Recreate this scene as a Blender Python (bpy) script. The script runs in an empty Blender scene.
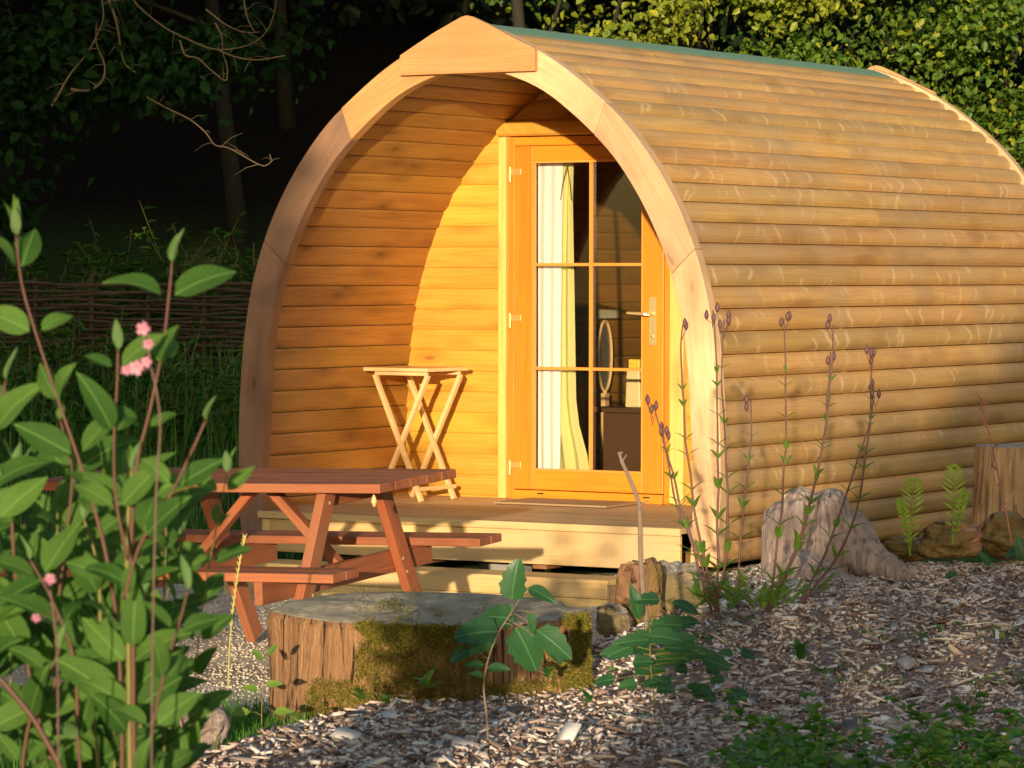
import bpy, bmesh, math, random
import numpy as np
from mathutils import Vector, Matrix, noise
from math import sin, cos, pi, radians, sqrt, tan, atan2

rng = np.random.default_rng(11)
random.seed(7)
SC = bpy.context.scene
COL = SC.collection

# ------------------------------------------------------------------ camera frame (solved from the photograph)
CAM = Vector((9.306, -15.319, 1.404))
FPX = 3547.56
YAW, PIT, ROL = 0.5341, 0.030985, 0.00136
FW = Vector((-sin(YAW)*cos(PIT), cos(YAW)*cos(PIT), -sin(PIT)))
RT = Vector((cos(YAW), sin(YAW), 0)); UP = RT.cross(FW)
RT, UP = RT*cos(ROL)+UP*sin(ROL), -RT*sin(ROL)+UP*cos(ROL)
FH = Vector((-sin(YAW), cos(YAW), 0)); RH = Vector((cos(YAW), sin(YAW), 0))

def W(u, d, z=0.0):                     # lateral / depth on the ground plan -> world
    p = CAM + RH*u + FH*d
    return Vector((p.x, p.y, z))
def UD(x, y):
    v = Vector((x-CAM.x, y-CAM.y, 0)); return v.dot(RH), v.dot(FH)
def ray(px, py): return FW*FPX + RT*(px-512) - UP*(py-384)
def at(px, py, d): return CAM + ray(px, py)*(d/FPX)
YS = .05
def onY(px, py, Y): r = ray(px, py); return CAM + r*((Y+YS-CAM.y)/r.y)-Vector((0, YS, 0))
def onX(px, py, X): r = ray(px, py); return CAM + r*((X-CAM.x)/r.x)-Vector((0, YS, 0))
def onZ(px, py, Z): r = ray(px, py); return CAM + r*((Z-CAM.z)/r.z)

def sstep(a, b, x):
    t = min(1, max(0, (x-a)/(b-a))); return t*t*(3-2*t)
def ip(x, xs, ys): return float(np.interp(x, xs, ys))

# ------------------------------------------------------------------ terrain
def bed_edge(d): return ip(d, [4, 8, 10, 12, 13.0, 13.9, 15, 16.5, 18, 22], [-1.6, -1.5, -1.15, -.78, -.25, .3, .62, .85, 1.1, 1.3])
def bed_mask(u, d):
    e = bed_edge(d) + .1*noise.noise(Vector((u*1.3, d*1.3, 3)))
    return sstep(e-.28, e+.28, u) * (1-sstep(17.6, 19.0, d))
def zt(u, d):
    base = ip(d, [-60, 0, 6, 10, 13, 18.5, 20, 24.5, 27, 60, 95, 260], [-.3, -.25, -.22, -.22, -.25, -.24, -.16, .7, 1.2, 13.5, 24, 30])
    rightbase = ip(d, [-60, 0, 6, 10, 13, 18.5, 21, 25, 28, 60, 95, 260], [-.3, -.25, -.22, -.15, -.12, -.12, -.1, .1, .6, 12.5, 24, 30])
    t = sstep(-.5, 2.0, u); base = base*(1-t)+rightbase*t
    bed = ip(d, [0, 6, 8.5, 10, 11, 12, 12.8, 13.7, 15, 17, 18.5, 20], [-.25, -.2, -.08, -.01, -.04, -.10, -.07, -.01, .02, -.03, -.1, -.12])
    m = bed_mask(u, d); z = base*(1-m)+bed*m
    z += .016*noise.noise(Vector((u*1.7, d*1.7, 0))) + .008*noise.noise(Vector((u*5, d*5, 1)))
    if d > 26: z += .5*noise.noise(Vector((u*.15, d*.15, 5)))*min(1, (d-26)/10)
    return z

# ------------------------------------------------------------------ object helpers
def finish(o, name, parent=None, label=None, cat=None, group=None, kind=None):
    o.name = name
    if parent: o.parent = parent
    if label: o['label'] = label
    if cat: o['category'] = cat
    if group: o['group'] = group
    if kind: o['kind'] = kind
    return o
def empty(name, loc, label, cat, rz=0, group=None):
    o = bpy.data.objects.new(name, None); COL.objects.link(o)
    o.location = loc; o.rotation_euler = (0, 0, rz); o.empty_display_size = .1
    return finish(o, name, None, label, cat, group)

class MB:
    def __init__(s): s.v = []; s.f = []; s.uv = []; s.m = []
    def add(s, verts, faces, uvs, mi=0):
        b = len(s.v); s.v += [tuple(x) for x in verts]
        for f, u in zip(faces, uvs):
            s.f.append([b+i for i in f]); s.uv.append(u); s.m.append(mi)
    def box(s, c, ax, ay, az, mi=0):
        """ax, ay, az: half-extent vectors; grain runs along the longest"""
        c = Vector(c); A = [Vector(ax), Vector(ay), Vector(az)]
        if A[0].cross(A[1]).dot(A[2]) < 0: A[2] = -A[2]
        L = [a.length for a in A]; g = L.index(max(L)); o = [i for i in range(3) if i != g]
        ou, ov = random.uniform(0, 50), random.uniform(0, 50)
        sg = [(-1,-1,-1),(1,-1,-1),(1,1,-1),(-1,1,-1),(-1,-1,1),(1,-1,1),(1,1,1),(-1,1,1)]
        V = [c+A[0]*a+A[1]*b+A[2]*d for a, b, d in sg]
        F = [(0,3,2,1),(4,5,6,7),(0,1,5,4),(1,2,6,5),(2,3,7,6),(3,0,4,7)]
        def uv(i): return (ou+sg[i][g]*L[g], ov+sg[i][o[0]]*L[o[0]]+sg[i][o[1]]*L[o[1]]*.9)
        s.add(V, F, [[uv(i) for i in f] for f in F], mi)
    def beam(s, p, q, w, t, up=(0,0,1), mi=0):
        p = Vector(p); q = Vector(q); d = q-p; up = Vector(up)
        side = d.cross(up)
        if side.length < 1e-6: side = d.cross(Vector((1,0,0)))
        side.normalize(); nn = side.cross(d).normalized()
        s.box((p+q)/2, d/2, side*w/2, nn*t/2, mi)
    def tube(s, pts, rad, n=6, mi=0, cap=True):
        pts = [Vector(p) for p in pts]; ou, ov = random.uniform(0, 30), random.uniform(0, 30)
        if not hasattr(rad, '__len__'): rad = [rad]*len(pts)
        V = []; U = []; ref = None; acc = 0
        for i, p in enumerate(pts):
            t = (pts[min(i+1, len(pts)-1)]-pts[max(i-1, 0)])
            if t.length < 1e-9: t = Vector((0,0,1))
            t.normalize()
            if ref is None: ref = t.orthogonal().normalized()
            ref = (ref-t*ref.dot(t))
            if ref.length < 1e-6: ref = t.orthogonal()
            ref.normalize(); b = t.cross(ref)
            if i: acc += (p-pts[i-1]).length
            for k in range(n):
                a = 2*pi*k/n; V.append(p+(ref*cos(a)+b*sin(a))*rad[i]); U.append((ou+acc, ov+k/n*2*pi*rad[0]))
        F = []; UV = []
        for i in range(len(pts)-1):
            for k in range(n):
                k2 = (k+1) % n; f = (i*n+k, i*n+k2, (i+1)*n+k2, (i+1)*n+k); F.append(f)
                u = [U[j] for j in f]
                if k2 == 0:
                    w = 2*pi*rad[0]; u[1] = (u[1][0], u[1][1]+w); u[2] = (u[2][0], u[2][1]+w)
                UV.append(u)
        if cap:
            for ring, rev in ((0, True), (len(pts)-1, False)):
                f = [ring*n+k for k in range(n)]
                if rev: f.reverse()
                F.append(f); UV.append([(ou+V[j].x, ov+V[j].y) for j in f])
        s.add(V, F, UV, mi)
    def prism(s, poly, A, B, C, depth, mi=0, ang=0.0):
        """poly in (A,B) plane from origin C, extruded by depth vector"""
        ou, ov = random.uniform(0, 30), random.uniform(0, 30); n = len(poly)
        A = Vector(A); B = Vector(B); C = Vector(C); D = Vector(depth)
        V = [C+A*x+B*y for x, y in poly] + [C+A*x+B*y+D for x, y in poly]
        ca, sa = cos(ang), sin(ang)
        U = [(ou+x*ca+y*sa, ov-x*sa+y*ca) for x, y in poly]*2
        F = [list(range(n))[::-1], list(range(n, 2*n))]; UV = [[U[i] for i in F[0]], [U[i] for i in F[1]]]
        for i in range(n):
            j = (i+1) % n; f = (i, j, n+j, n+i); F.append(f)
            UV.append([U[i], U[j], (U[j][0], U[j][1]+D.length), (U[i][0], U[i][1]+D.length)])
        s.add(V, F, UV, mi)
    def build(s, name, mat, parent=None, bevel=0, smooth=False, world=True, **k):
        me = bpy.data.meshes.new(name); me.from_pydata(s.v, [], s.f); me.update()
        uvl = me.uv_layers.new(name='UVMap'); flat = [c for fu in s.uv for u in fu for c in u]
        uvl.data.foreach_set('uv', flat)
        mats = mat if isinstance(mat, (list, tuple)) else [mat]
        for m in mats: me.materials.append(m)
        me.polygons.foreach_set('material_index', s.m)
        o = bpy.data.objects.new(name, me); COL.objects.link(o)
        bm = bmesh.new(); bm.from_mesh(me); bmesh.ops.recalc_face_normals(bm, faces=bm.faces)
        if smooth:
            for f in bm.faces: f.smooth = True
        bm.to_mesh(me); bm.free()
        if bevel:
            b = o.modifiers.new('bevel', 'BEVEL'); b.width = bevel; b.segments = 2; b.limit_method = 'ANGLE'; b.angle_limit = radians(40)
        finish(o, name, None, **k)
        if parent is not None:
            o.parent = parent
            if world: o.matrix_parent_inverse = Matrix.LocRotScale(parent.location, parent.rotation_euler, None).inverted()
        return o

def np_mesh(name, V, F, mat, parent=None, uv=None, smooth=False, **k):
    """V (N,3), F (M,k) numpy"""
    me = bpy.data.meshes.new(name); M, kk = F.shape
    me.vertices.add(len(V)); me.vertices.foreach_set('co', V.astype(np.float32).ravel())
    me.loops.add(M*kk); me.loops.foreach_set('vertex_index', F.astype(np.int32).ravel())
    me.polygons.add(M); me.polygons.foreach_set('loop_start', np.arange(0, M*kk, kk, dtype=np.int32))
    me.polygons.foreach_set('loop_total', np.full(M, kk, dtype=np.int32))
    if smooth: me.polygons.foreach_set('use_smooth', np.ones(M, dtype=bool))
    me.update(calc_edges=True)
    if uv is not None:
        l = me.uv_layers.new(name='UVMap'); l.data.foreach_set('uv', uv[F.ravel()].astype(np.float32).ravel())
    me.materials.append(mat)
    o = bpy.data.objects.new(name, me); COL.objects.link(o); finish(o, name, None, **k)
    if parent is not None:
        o.parent = parent
        o.matrix_parent_inverse = Matrix.LocRotScale(parent.location, parent.rotation_euler, None).inverted()
    return o

def nrm(a): return a/np.maximum(np.linalg.norm(a, axis=1, keepdims=True), 1e-9)

def leaf_arrays(P, T, N, L, Wd, fold=.25, droop=.15, cut=False):
    """small 6-vert leaves. P base, T direction, N normal"""
    T = nrm(T); S = nrm(np.cross(T, N)); N = np.cross(S, T); n = len(P)
    L = L[:, None]; Wd = Wd[:, None]
    v0 = P; v1 = P+T*L*.35+S*Wd*.5+N*Wd*fold; v2 = P+T*L*.75+S*Wd*.36+N*Wd*fold*.5-N*L*droop*.5
    v3 = P+T*L-N*L*droop; v4 = P+T*L*.75-S*Wd*.36+N*Wd*fold*.5-N*L*droop*.5; v5 = P+T*L*.35-S*Wd*.5+N*Wd*fold
    V = np.stack([v0, v1, v2, v3, v4, v5], 1).reshape(-1, 3)
    b = (np.arange(n)*6)[:, None]
    F = np.concatenate([b+np.array([[0, 1, 2, 3]]), b+np.array([[0, 3, 4, 5]])], 0)
    uv = np.tile(np.array([[.5, 0], [1, .35], [.9, .75], [.5, 1], [.1, .75], [0, .35]]), (n, 1))
    return V, F, uv
def merge(parts):
    Vs, Fs, Us = [], [], []; b = 0
    for V, F, U in parts: Vs.append(V); Fs.append(F+b); Us.append(U); b += len(V)
    return np.concatenate(Vs), np.concatenate(Fs), np.concatenate(Us)

# ------------------------------------------------------------------ materials
class NT:
    def __init__(s, name):
        s.m = bpy.data.materials.new(name); s.m.use_nodes = True; s.t = s.m.node_tree; s.t.nodes.clear()
        s.out = s.n('ShaderNodeOutputMaterial')
    def n(s, t, **k):
        x = s.t.nodes.new(t)
        for a, b in k.items(): setattr(x, a, b)
        return x
    def l(s, a, b): s.t.links.new(a, b)
    def val(s, sock, v):
        if isinstance(v, bpy.types.NodeSocket): s.l(v, sock)
        else: sock.default_value = v
    def math(s, op, a, b=0.0, clamp=False):
        x = s.n('ShaderNodeMath', operation=op, use_clamp=clamp); s.val(x.inputs[0], a); s.val(x.inputs[1], b); return x.outputs[0]
    def mix(s, f, a, b, mode='MIX'):
        x = s.n('ShaderNodeMix', data_type='RGBA', blend_type=mode); s.val(x.inputs['Factor'], f)
        s.val(x.inputs['A'], a); s.val(x.inputs['B'], b); return x.outputs['Result']
    def noise(s, vec, scale, detail=4, rough=.55, dist=0.0):
        x = s.n('ShaderNodeTexNoise'); x.inputs['Scale'].default_value = scale; x.inputs['Detail'].default_value = detail
        x.inputs['Roughness'].default_value = rough; x.inputs['Distortion'].default_value = dist
        if vec is not None: s.l(vec, x.inputs['Vector'])
        return x.outputs['Fac']
    def ramp(s, f, *st):
        x = s.n('ShaderNodeValToRGB'); e = x.color_ramp.elements
        while len(e) < len(st): e.new(.5)
        for i, (p, c) in enumerate(st): e[i].position = p; e[i].color = c if len(c) == 4 else (*c, 1)
        s.l(f, x.inputs['Fac']); return x.outputs['Color']
    def map(s, vec, scale=(1,1,1), loc=(0,0,0)):
        x = s.n('ShaderNodeMapping'); x.inputs['Scale'].default_value = scale; x.inputs['Location'].default_value = loc
        s.l(vec, x.inputs['Vector']); return x.outputs['Vector']
    def coord(s, w='Object'): return s.n('ShaderNodeTexCoord').outputs[w]
    def rand(s): return s.n('ShaderNodeNewGeometry').outputs['Random Per Island']
    def bump(s, h, st=.3, dist=.01):
        x = s.n('ShaderNodeBump'); x.inputs['Strength'].default_value = st; x.inputs['Distance'].default_value = dist
        s.l(h, x.inputs['Height']); return x.outputs['Normal']
    def bsdf(s, col, rough=.6, spec=.4, bump=None, **k):
        x = s.n('ShaderNodeBsdfPrincipled'); s.val(x.inputs['Base Color'], col); s.val(x.inputs['Roughness'], rough)
        x.inputs['Specular IOR Level'].default_value = spec
        if bump is not None: s.l(bump, x.inputs['Normal'])
        for a, b in k.items(): s.val(x.inputs[a], b)
        s.l(x.outputs[0], s.out.inputs[0]); return x
def c4(r, g, b): return (r, g, b, 1)

def wood(name, a, b, dark, var=.25, knots=1.0, marks=None, rough=.55, grain=1.0, bump=.25, weather=None, glintcol=None):
    t = NT(name); uv = t.coord('UV'); rnd = t.rand()
    off = t.n('ShaderNodeCombineXYZ'); t.val(off.inputs[0], t.math('MULTIPLY', rnd, 37.0)); t.val(off.inputs[1], t.math('MULTIPLY', rnd, 91.0))
    add = t.n('ShaderNodeVectorMath', operation='ADD'); t.l(uv, add.inputs[0]); t.l(off.outputs[0], add.inputs[1]); p = add.outputs[0]
    # warp around knots
    kn = t.n('ShaderNodeTexVoronoi'); kn.inputs['Scale'].default_value = 1.0; kn.inputs['Randomness'].default_value = 1
    t.l(t.map(p, (2.3, 7.0, 1)), kn.inputs['Vector']); kd = kn.outputs['Distance']
    g1 = t.noise(t.map(p, (1.1, 22*grain, 1)), 1.0, 5, .6, 1.6)
    wv = t.n('ShaderNodeTexWave', wave_type='BANDS', bands_direction='Y'); wv.inputs['Scale'].default_value = 11*grain
    wv.inputs['Distortion'].default_value = 9; wv.inputs['Detail'].default_value = 3; wv.inputs['Detail Scale'].default_value = .8
    t.l(t.map(p, (.35, 1.6, 1)), wv.inputs['Vector'])
    gr = t.math('ADD', t.math('MULTIPLY', g1, .9), t.math('MULTIPLY', wv.outputs['Fac'], .1))
    col = t.ramp(gr, (.22, b), (.55, a), (.85, tuple(min(1, x*1.12) for x in a)))
    blot = t.noise(t.map(p, (.9, 3.2, 1)), 1.0, 3, .6)
    col = t.mix(t.ramp(blot, (.45, (0,0,0)), (.8, (.75,.75,.75))), col, c4(*b))
    if knots:
        km = t.ramp(kd, (.08*knots, (1,1,1)), (.19*knots, (0,0,0)))
        col = t.mix(km, col, c4(*dark))
        kr = t.ramp(kd, (.18, (.55,.55,.55)), (.40, (0,0,0))); col = t.mix(kr, col, c4(*[x*.75 for x in b]))
    hs = t.n('ShaderNodeHueSaturation'); t.l(col, hs.inputs['Color'])
    t.val(hs.inputs['Value'], t.math('ADD', t.math('MULTIPLY', rnd, var), 1-var*.5))
    r2 = t.math('FRACT', t.math('MULTIPLY', rnd, 17.3)); t.val(hs.inputs['Hue'], t.math('ADD', t.math('MULTIPLY', r2, .014), .493))
    col = hs.outputs['Color']
    if weather:
        wn = t.noise(t.coord('Object'), 1.6, 5, .65)
        col = t.mix(t.ramp(wn, (.4, (0,0,0)), (.68, (.8,.8,.8))), col, c4(*weather))
    if glintcol:          # pale sun glints painted across the boards
        ms = t.n('ShaderNodeSeparateXYZ'); t.l(p, ms.inputs[0]); ux = ms.outputs[0]; vy = ms.outputs[1]
        warp = t.noise(t.map(p, (2.4, 7, 1)), 1.0, 1)
        uu = t.math('ADD', ux, t.math('MULTIPLY', warp, .30))
        cell = t.n('ShaderNodeTexVoronoi', voronoi_dimensions='1D'); cell.inputs['Scale'].default_value = 5.5; cell.inputs['Randomness'].default_value = 1
        t.l(uu, cell.inputs['W'])
        ln = t.ramp(cell.outputs['Distance'], (.0, (1,1,1)), (.13, (0,0,0)))
        mk = t.math('MULTIPLY', t.ramp(t.noise(t.map(p, (3.5, 7, 1)), 1.0, 2), (.47, (0,0,0)), (.60, (1,1,1))), t.ramp(t.math('FRACT', t.math('MULTIPLY', rnd, 7.7)), (.15, (.1,.1,.1)), (.75, (1,1,1))))
        col = t.mix(t.math('MULTIPLY', t.math('MULTIPLY', ln, mk), .45), col, c4(*glintcol))
    fine = t.noise(t.map(p, (9, 260, 1)), 1.0, 3)
    h = t.math('ADD', t.math('MULTIPLY', gr, .6), t.math('MULTIPLY', fine, .4))
    t.bsdf(col, rough, .35, t.bump(h, bump, .004))
    return t.m

def plain(name, col, rough=.5, metal=0.0, spec=.5, var=.12, scale=30, bump=.1):
    t = NT(name); n = t.noise(t.coord(), scale, 4)
    c = t.mix(n, c4(*[x*(1-var) for x in col]), c4(*[min(1, x*(1+var)) for x in col]))
    t.bsdf(c, rough, spec, t.bump(n, bump, .002), Metallic=metal); return t.m

def leafmat(name, c1, c2, back=None, trans=.35, rough=.45, veins=False, var=.35, yellow=None, spec=.35):
    t = NT(name); rnd = t.rand()
    col = t.mix(rnd, c4(*c1), c4(*c2))
    if yellow:
        r2 = t.math('FRACT', t.math('MULTIPLY', rnd, 13.7)); col = t.mix(t.ramp(r2, (.8, (0,0,0)), (.97, (1,1,1))), col, c4(*yellow))
    bl = t.noise(t.coord(), 3.0 if not veins else 40, 3); col = t.mix(t.math('MULTIPLY', bl, .5), col, c4(*[x*.6 for x in c1]))
    nrmal = None
    if veins:
        uv = t.coord('UV'); sp = t.n('ShaderNodeSeparateXYZ'); t.l(uv, sp.inputs[0])
        ax = t.math('ABSOLUTE', t.math('SUBTRACT', sp.outputs[0], .5))
        vv = t.math('SUBTRACT', sp.outputs[1], t.math('MULTIPLY', t.math('POWER', ax, .75), .75))
        sn = t.math('ABSOLUTE', t.math('SINE', t.math('MULTIPLY', vv, 22.0)))
        vm = t.ramp(sn, (.0, (1,1,1)), (.22, (0,0,0))); mid = t.ramp(ax, (.012, (1,1,1)), (.035, (0,0,0)))
        m = t.math('MAXIMUM', t.math('MULTIPLY', vm, .5), mid)
        col = t.mix(t.math('MULTIPLY', m, .45), col, c4(*[min(1, x*1.9+.03) for x in c2]))
        nrmal = t.bump(t.math('SUBTRACT', 1.0, m), .5, .0015)
    if back:
        bf = t.n('ShaderNodeNewGeometry').outputs['Backfacing']; col = t.mix(t.math('MULTIPLY', bf, .8), col, c4(*back))
    b = t.bsdf(col, rough, spec, nrmal)
    tr = t.n('ShaderNodeBsdfTranslucent'); t.l(t.mix(1.0, col, c4(1.3, 1.5, .5), 'MULTIPLY'), tr.inputs[0])
    mx = t.n('ShaderNodeMixShader'); mx.inputs[0].default_value = trans; t.l(b.outputs[0], mx.inputs[1]); t.l(tr.outputs[0], mx.inputs[2])
    t.l(mx.outputs[0], t.out.inputs[0]); return t.m

M = {}
M['clad'] = wood('weathered_cladding', (.57,.335,.115), (.42,.225,.07), (.17,.08,.03), var=.36, knots=.3, rough=.5, glintcol=(.85,.66,.4), weather=(.43,.28,.14))
M['inner'] = wood('stained_inner_boards', (.38,.175,.032), (.25,.10,.017), (.09,.03,.008), var=.3, knots=.8, rough=.45)
M['wall'] = wood('honey_wall_boards', (.68,.37,.055), (.54,.26,.03), (.26,.10,.02), var=.24, knots=.6, rough=.4)
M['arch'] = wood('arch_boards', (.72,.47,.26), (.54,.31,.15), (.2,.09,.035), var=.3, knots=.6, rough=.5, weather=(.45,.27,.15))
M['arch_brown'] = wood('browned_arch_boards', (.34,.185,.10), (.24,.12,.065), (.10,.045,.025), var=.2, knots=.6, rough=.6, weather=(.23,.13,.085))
M['plate'] = wood('crown_plate_board', (.62,.34,.125), (.46,.22,.07), (.2,.08,.03), var=.1, knots=1.2, weather=(.50,.25,.10), rough=.5)
M['trim'] = wood('pale_trim', (.86,.58,.16), (.74,.45,.11), (.4,.2,.05), var=.1, knots=.3)
M['door'] = wood('orange_door', (.71,.26,.022), (.58,.19,.015), (.3,.1,.015), var=.06, knots=0, rough=.35, bump=.1)
M['bar'] = wood('glazing_bar_wood', (.75,.33,.06), (.66,.28,.05), (.3,.1,.015), var=.02, knots=0, rough=.35, bump=.1)
M['deck'] = wood('deck_boards', (.56,.41,.24), (.42,.28,.15), (.16,.08,.03), var=.2, knots=.5)
M['fascia'] = wood('deck_fascia', (.74,.52,.21), (.58,.38,.13), (.26,.13,.05), var=.2, knots=.6, weather=(.5,.36,.2))
M['picnic'] = wood('red_stained_timber', (.42,.13,.045), (.18,.052,.022), (.08,.02,.01), var=.4, knots=.6, rough=.6, weather=(.34,.135,.065), bump=.5)
M['pale'] = wood('pale_beech', (.80,.55,.25), (.70,.44,.17), (.4,.2,.08), var=.1, knots=0, rough=.4)
M['floor'] = wood('cabin_floor', (.4,.2,.08), (.3,.14,.05), (.1,.05,.02))
M['felt'] = plain('green_roof_felt', (.14,.28,.19), .9, scale=140, var=.3, bump=.5)
M['brass'] = plain('pale_brass', (.85,.66,.33), .3, .7)
M['hinge'] = plain('gold_hinge', (.72,.42,.13), .35, .4)
M['black'] = plain('black_slot', (.02,.015,.01), .6)
M['mat'] = plain('brown_door_mat', (.36,.235,.12), .95, scale=400, var=.4, bump=.8)
M['curtain'] = plain('cream_curtain', (.72,.68,.27), .85, scale=60, var=.06)
M['curtain_edge'] = plain('white_curtain_lining', (.93,.92,.9), .8, scale=60, var=.03)
M['dark_trim'] = plain('dark_cord', (.06,.05,.02), .7)
M['white'] = plain('white_card', (.62,.55,.38), .7)
M['yellow'] = plain('yellow_plastic', (.85,.68,.08), .4)
M['cream'] = plain('cream_plastic', (.86,.72,.36), .4)
M['darkwood'] = plain('dark_cabinet', (.10,.045,.02), .5)
M['mirror'] = plain('mirror_glass', (.30,.26,.2), .15, .5)

def glass():
    t = NT('door_glass'); tr = t.n('ShaderNodeBsdfTransparent'); tr.inputs[0].default_value = (.93,.93,.91,1)
    gl = t.n('ShaderNodeBsdfGlossy'); gl.inputs['Roughness'].default_value = .02
    fr = t.n('ShaderNodeFresnel'); fr.inputs[0].default_value = 1.5
    mx = t.n('ShaderNodeMixShader'); t.l(t.math('MULTIPLY', fr.outputs[0], 1.5, True), mx.inputs[0]); t.l(tr.outputs[0], mx.inputs[1]); t.l(gl.outputs[0], mx.inputs[2])
    t.l(mx.outputs[0], t.out.inputs[0]); return t.m
M['glass'] = glass()

def ground_mat():
    t = NT('grass_and_soil'); p = t.coord()
    n = t.noise(p, .8, 6); f = t.noise(p, 18, 5)
    g = t.mix(f, c4(.03,.08,.014), c4(.07,.14,.03)); s = t.mix(f, c4(.03,.02,.012), c4(.07,.05,.03))
    col = t.mix(t.ramp(n, (.45, (0,0,0)), (.6, (.7,.7,.7))), g, s)
    sp = t.n('ShaderNodeSeparateXYZ'); t.l(p, sp.inputs[0])
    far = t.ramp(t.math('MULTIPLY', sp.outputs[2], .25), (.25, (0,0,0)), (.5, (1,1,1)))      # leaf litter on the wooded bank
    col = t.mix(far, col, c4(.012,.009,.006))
    t.bsdf(col, .95, .1, t.bump(f, .8, .03)); return t.m
def gravel_mat():
    t = NT('gravel'); p = t.coord(); v = t.n('ShaderNodeTexVoronoi'); v.inputs['Scale'].default_value = 55; t.l(p, v.inputs['Vector'])
    col = t.mix(v.outputs['Color'], c4(.58,.49,.38), c4(.82,.72,.58)); n = t.noise(p, 2.5, 4)
    col = t.mix(t.ramp(n, (.5, (0,0,0)), (.7, (.6,.6,.6))), col, c4(.16,.14,.1))
    t.bsdf(col, .9, .2, t.bump(v.outputs['Distance'], .9, .02)); return t.m
def mulch_mat():
    t = NT('mulch_bed'); p = t.coord(); v = t.n('ShaderNodeTexVoronoi'); v.inputs['Scale'].default_value = 45; t.l(p, v.inputs['Vector'])
    col = t.mix(v.outputs['Color'], c4(.17,.11,.085), c4(.42,.31,.25)); t.bsdf(col, .95, .15, t.bump(v.outputs['Distance'], .9, .02)); return t.m
M['ground'] = ground_mat(); M['gravel'] = gravel_mat(); M['mulch'] = mulch_mat()

def island_mat(name, *stops, rough=.85, noise_scale=60, spec=.25):
    t = NT(name); c = t.ramp(t.rand(), *stops); n = t.noise(t.coord(), noise_scale, 3)
    c = t.mix(t.math('MULTIPLY', n, .35), c, c4(.10,.06,.045)); t.bsdf(c, rough, spec, t.bump(n, .4, .004)); return t.m
M['chip'] = island_mat('wood_chip', (0, (.12,.075,.06)), (.2, (.30,.20,.16)), (.45, (.52,.39,.32)), (.72, (.74,.62,.54)), (.93, (.88,.80,.73)), (1, (.9,.85,.79)))
M['stone'] = island_mat('pebble', (0, (.50,.42,.32)), (.5, (.64,.55,.43)), (1, (.76,.67,.55)))

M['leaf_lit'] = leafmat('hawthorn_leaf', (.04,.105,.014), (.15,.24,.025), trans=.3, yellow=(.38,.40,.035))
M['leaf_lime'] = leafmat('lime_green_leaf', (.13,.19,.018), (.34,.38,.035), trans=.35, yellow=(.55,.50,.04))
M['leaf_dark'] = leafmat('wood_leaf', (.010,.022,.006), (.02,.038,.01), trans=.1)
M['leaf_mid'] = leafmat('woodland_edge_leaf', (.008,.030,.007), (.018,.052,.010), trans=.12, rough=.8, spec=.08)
M['dogwood'] = leafmat('dogwood_leaf', (.042,.115,.02), (.14,.26,.05), back=(.2,.32,.13), trans=.33, veins=True, rough=.65, spec=.15)
M['sap'] = leafmat('seedling_leaf', (.022,.085,.03), (.045,.14,.045), back=(.1,.24,.1), trans=.25, veins=True, rough=.4)
M['weed'] = leafmat('weed_leaf', (.035,.12,.018), (.08,.21,.03), trans=.3, yellow=(.2,.3,.04))
M['cover'] = leafmat('ground_cover_leaf', (.07,.20,.03), (.16,.33,.06), trans=.35, yellow=(.3,.4,.08))
M['fern'] = leafmat('fern_frond', (.26,.42,.03), (.42,.56,.06), trans=.45)
M['grass'] = leafmat('grass_blade', (.07,.21,.028), (.15,.32,.05), trans=.3, rough=.6)
M['campleaf'] = leafmat('campion_leaf', (.12,.24,.03), (.24,.36,.06), trans=.35)
M['pink'] = leafmat('pink_petal', (.75,.25,.40), (.9,.45,.6), trans=.4)
M['straw'] = plain('straw', (.45,.38,.12), .8)
M['stemred'] = plain('red_brown_stem', (.10,.035,.018), .5, var=.4, scale=12)
M['stemgreen'] = plain('olive_stem', (.17,.15,.03), .5, var=.4, scale=12)
M['stempurple'] = plain('purple_stem', (.13,.06,.045), .6, var=.3, scale=20)
M['capsule'] = plain('purple_seed_capsule', (.12,.055,.055), .6, var=.3)
M['twig'] = plain('grey_twig', (.22,.15,.11), .8, var=.3, scale=40, bump=.5)
M['bark'] = plain('tree_bark', (.02,.018,.008), .9, var=.5, scale=9, bump=.9)
M['deadtwig'] = plain('bare_branch', (.17,.12,.06), .85, var=.3, scale=20)
M['wattle'] = plain('hazel_rod', (.065,.038,.022), .8, var=.5, scale=6, bump=.5)
M['mosstuft'] = leafmat('moss', (.13,.12,.016), (.33,.27,.035), trans=.2, rough=.9)

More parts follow.
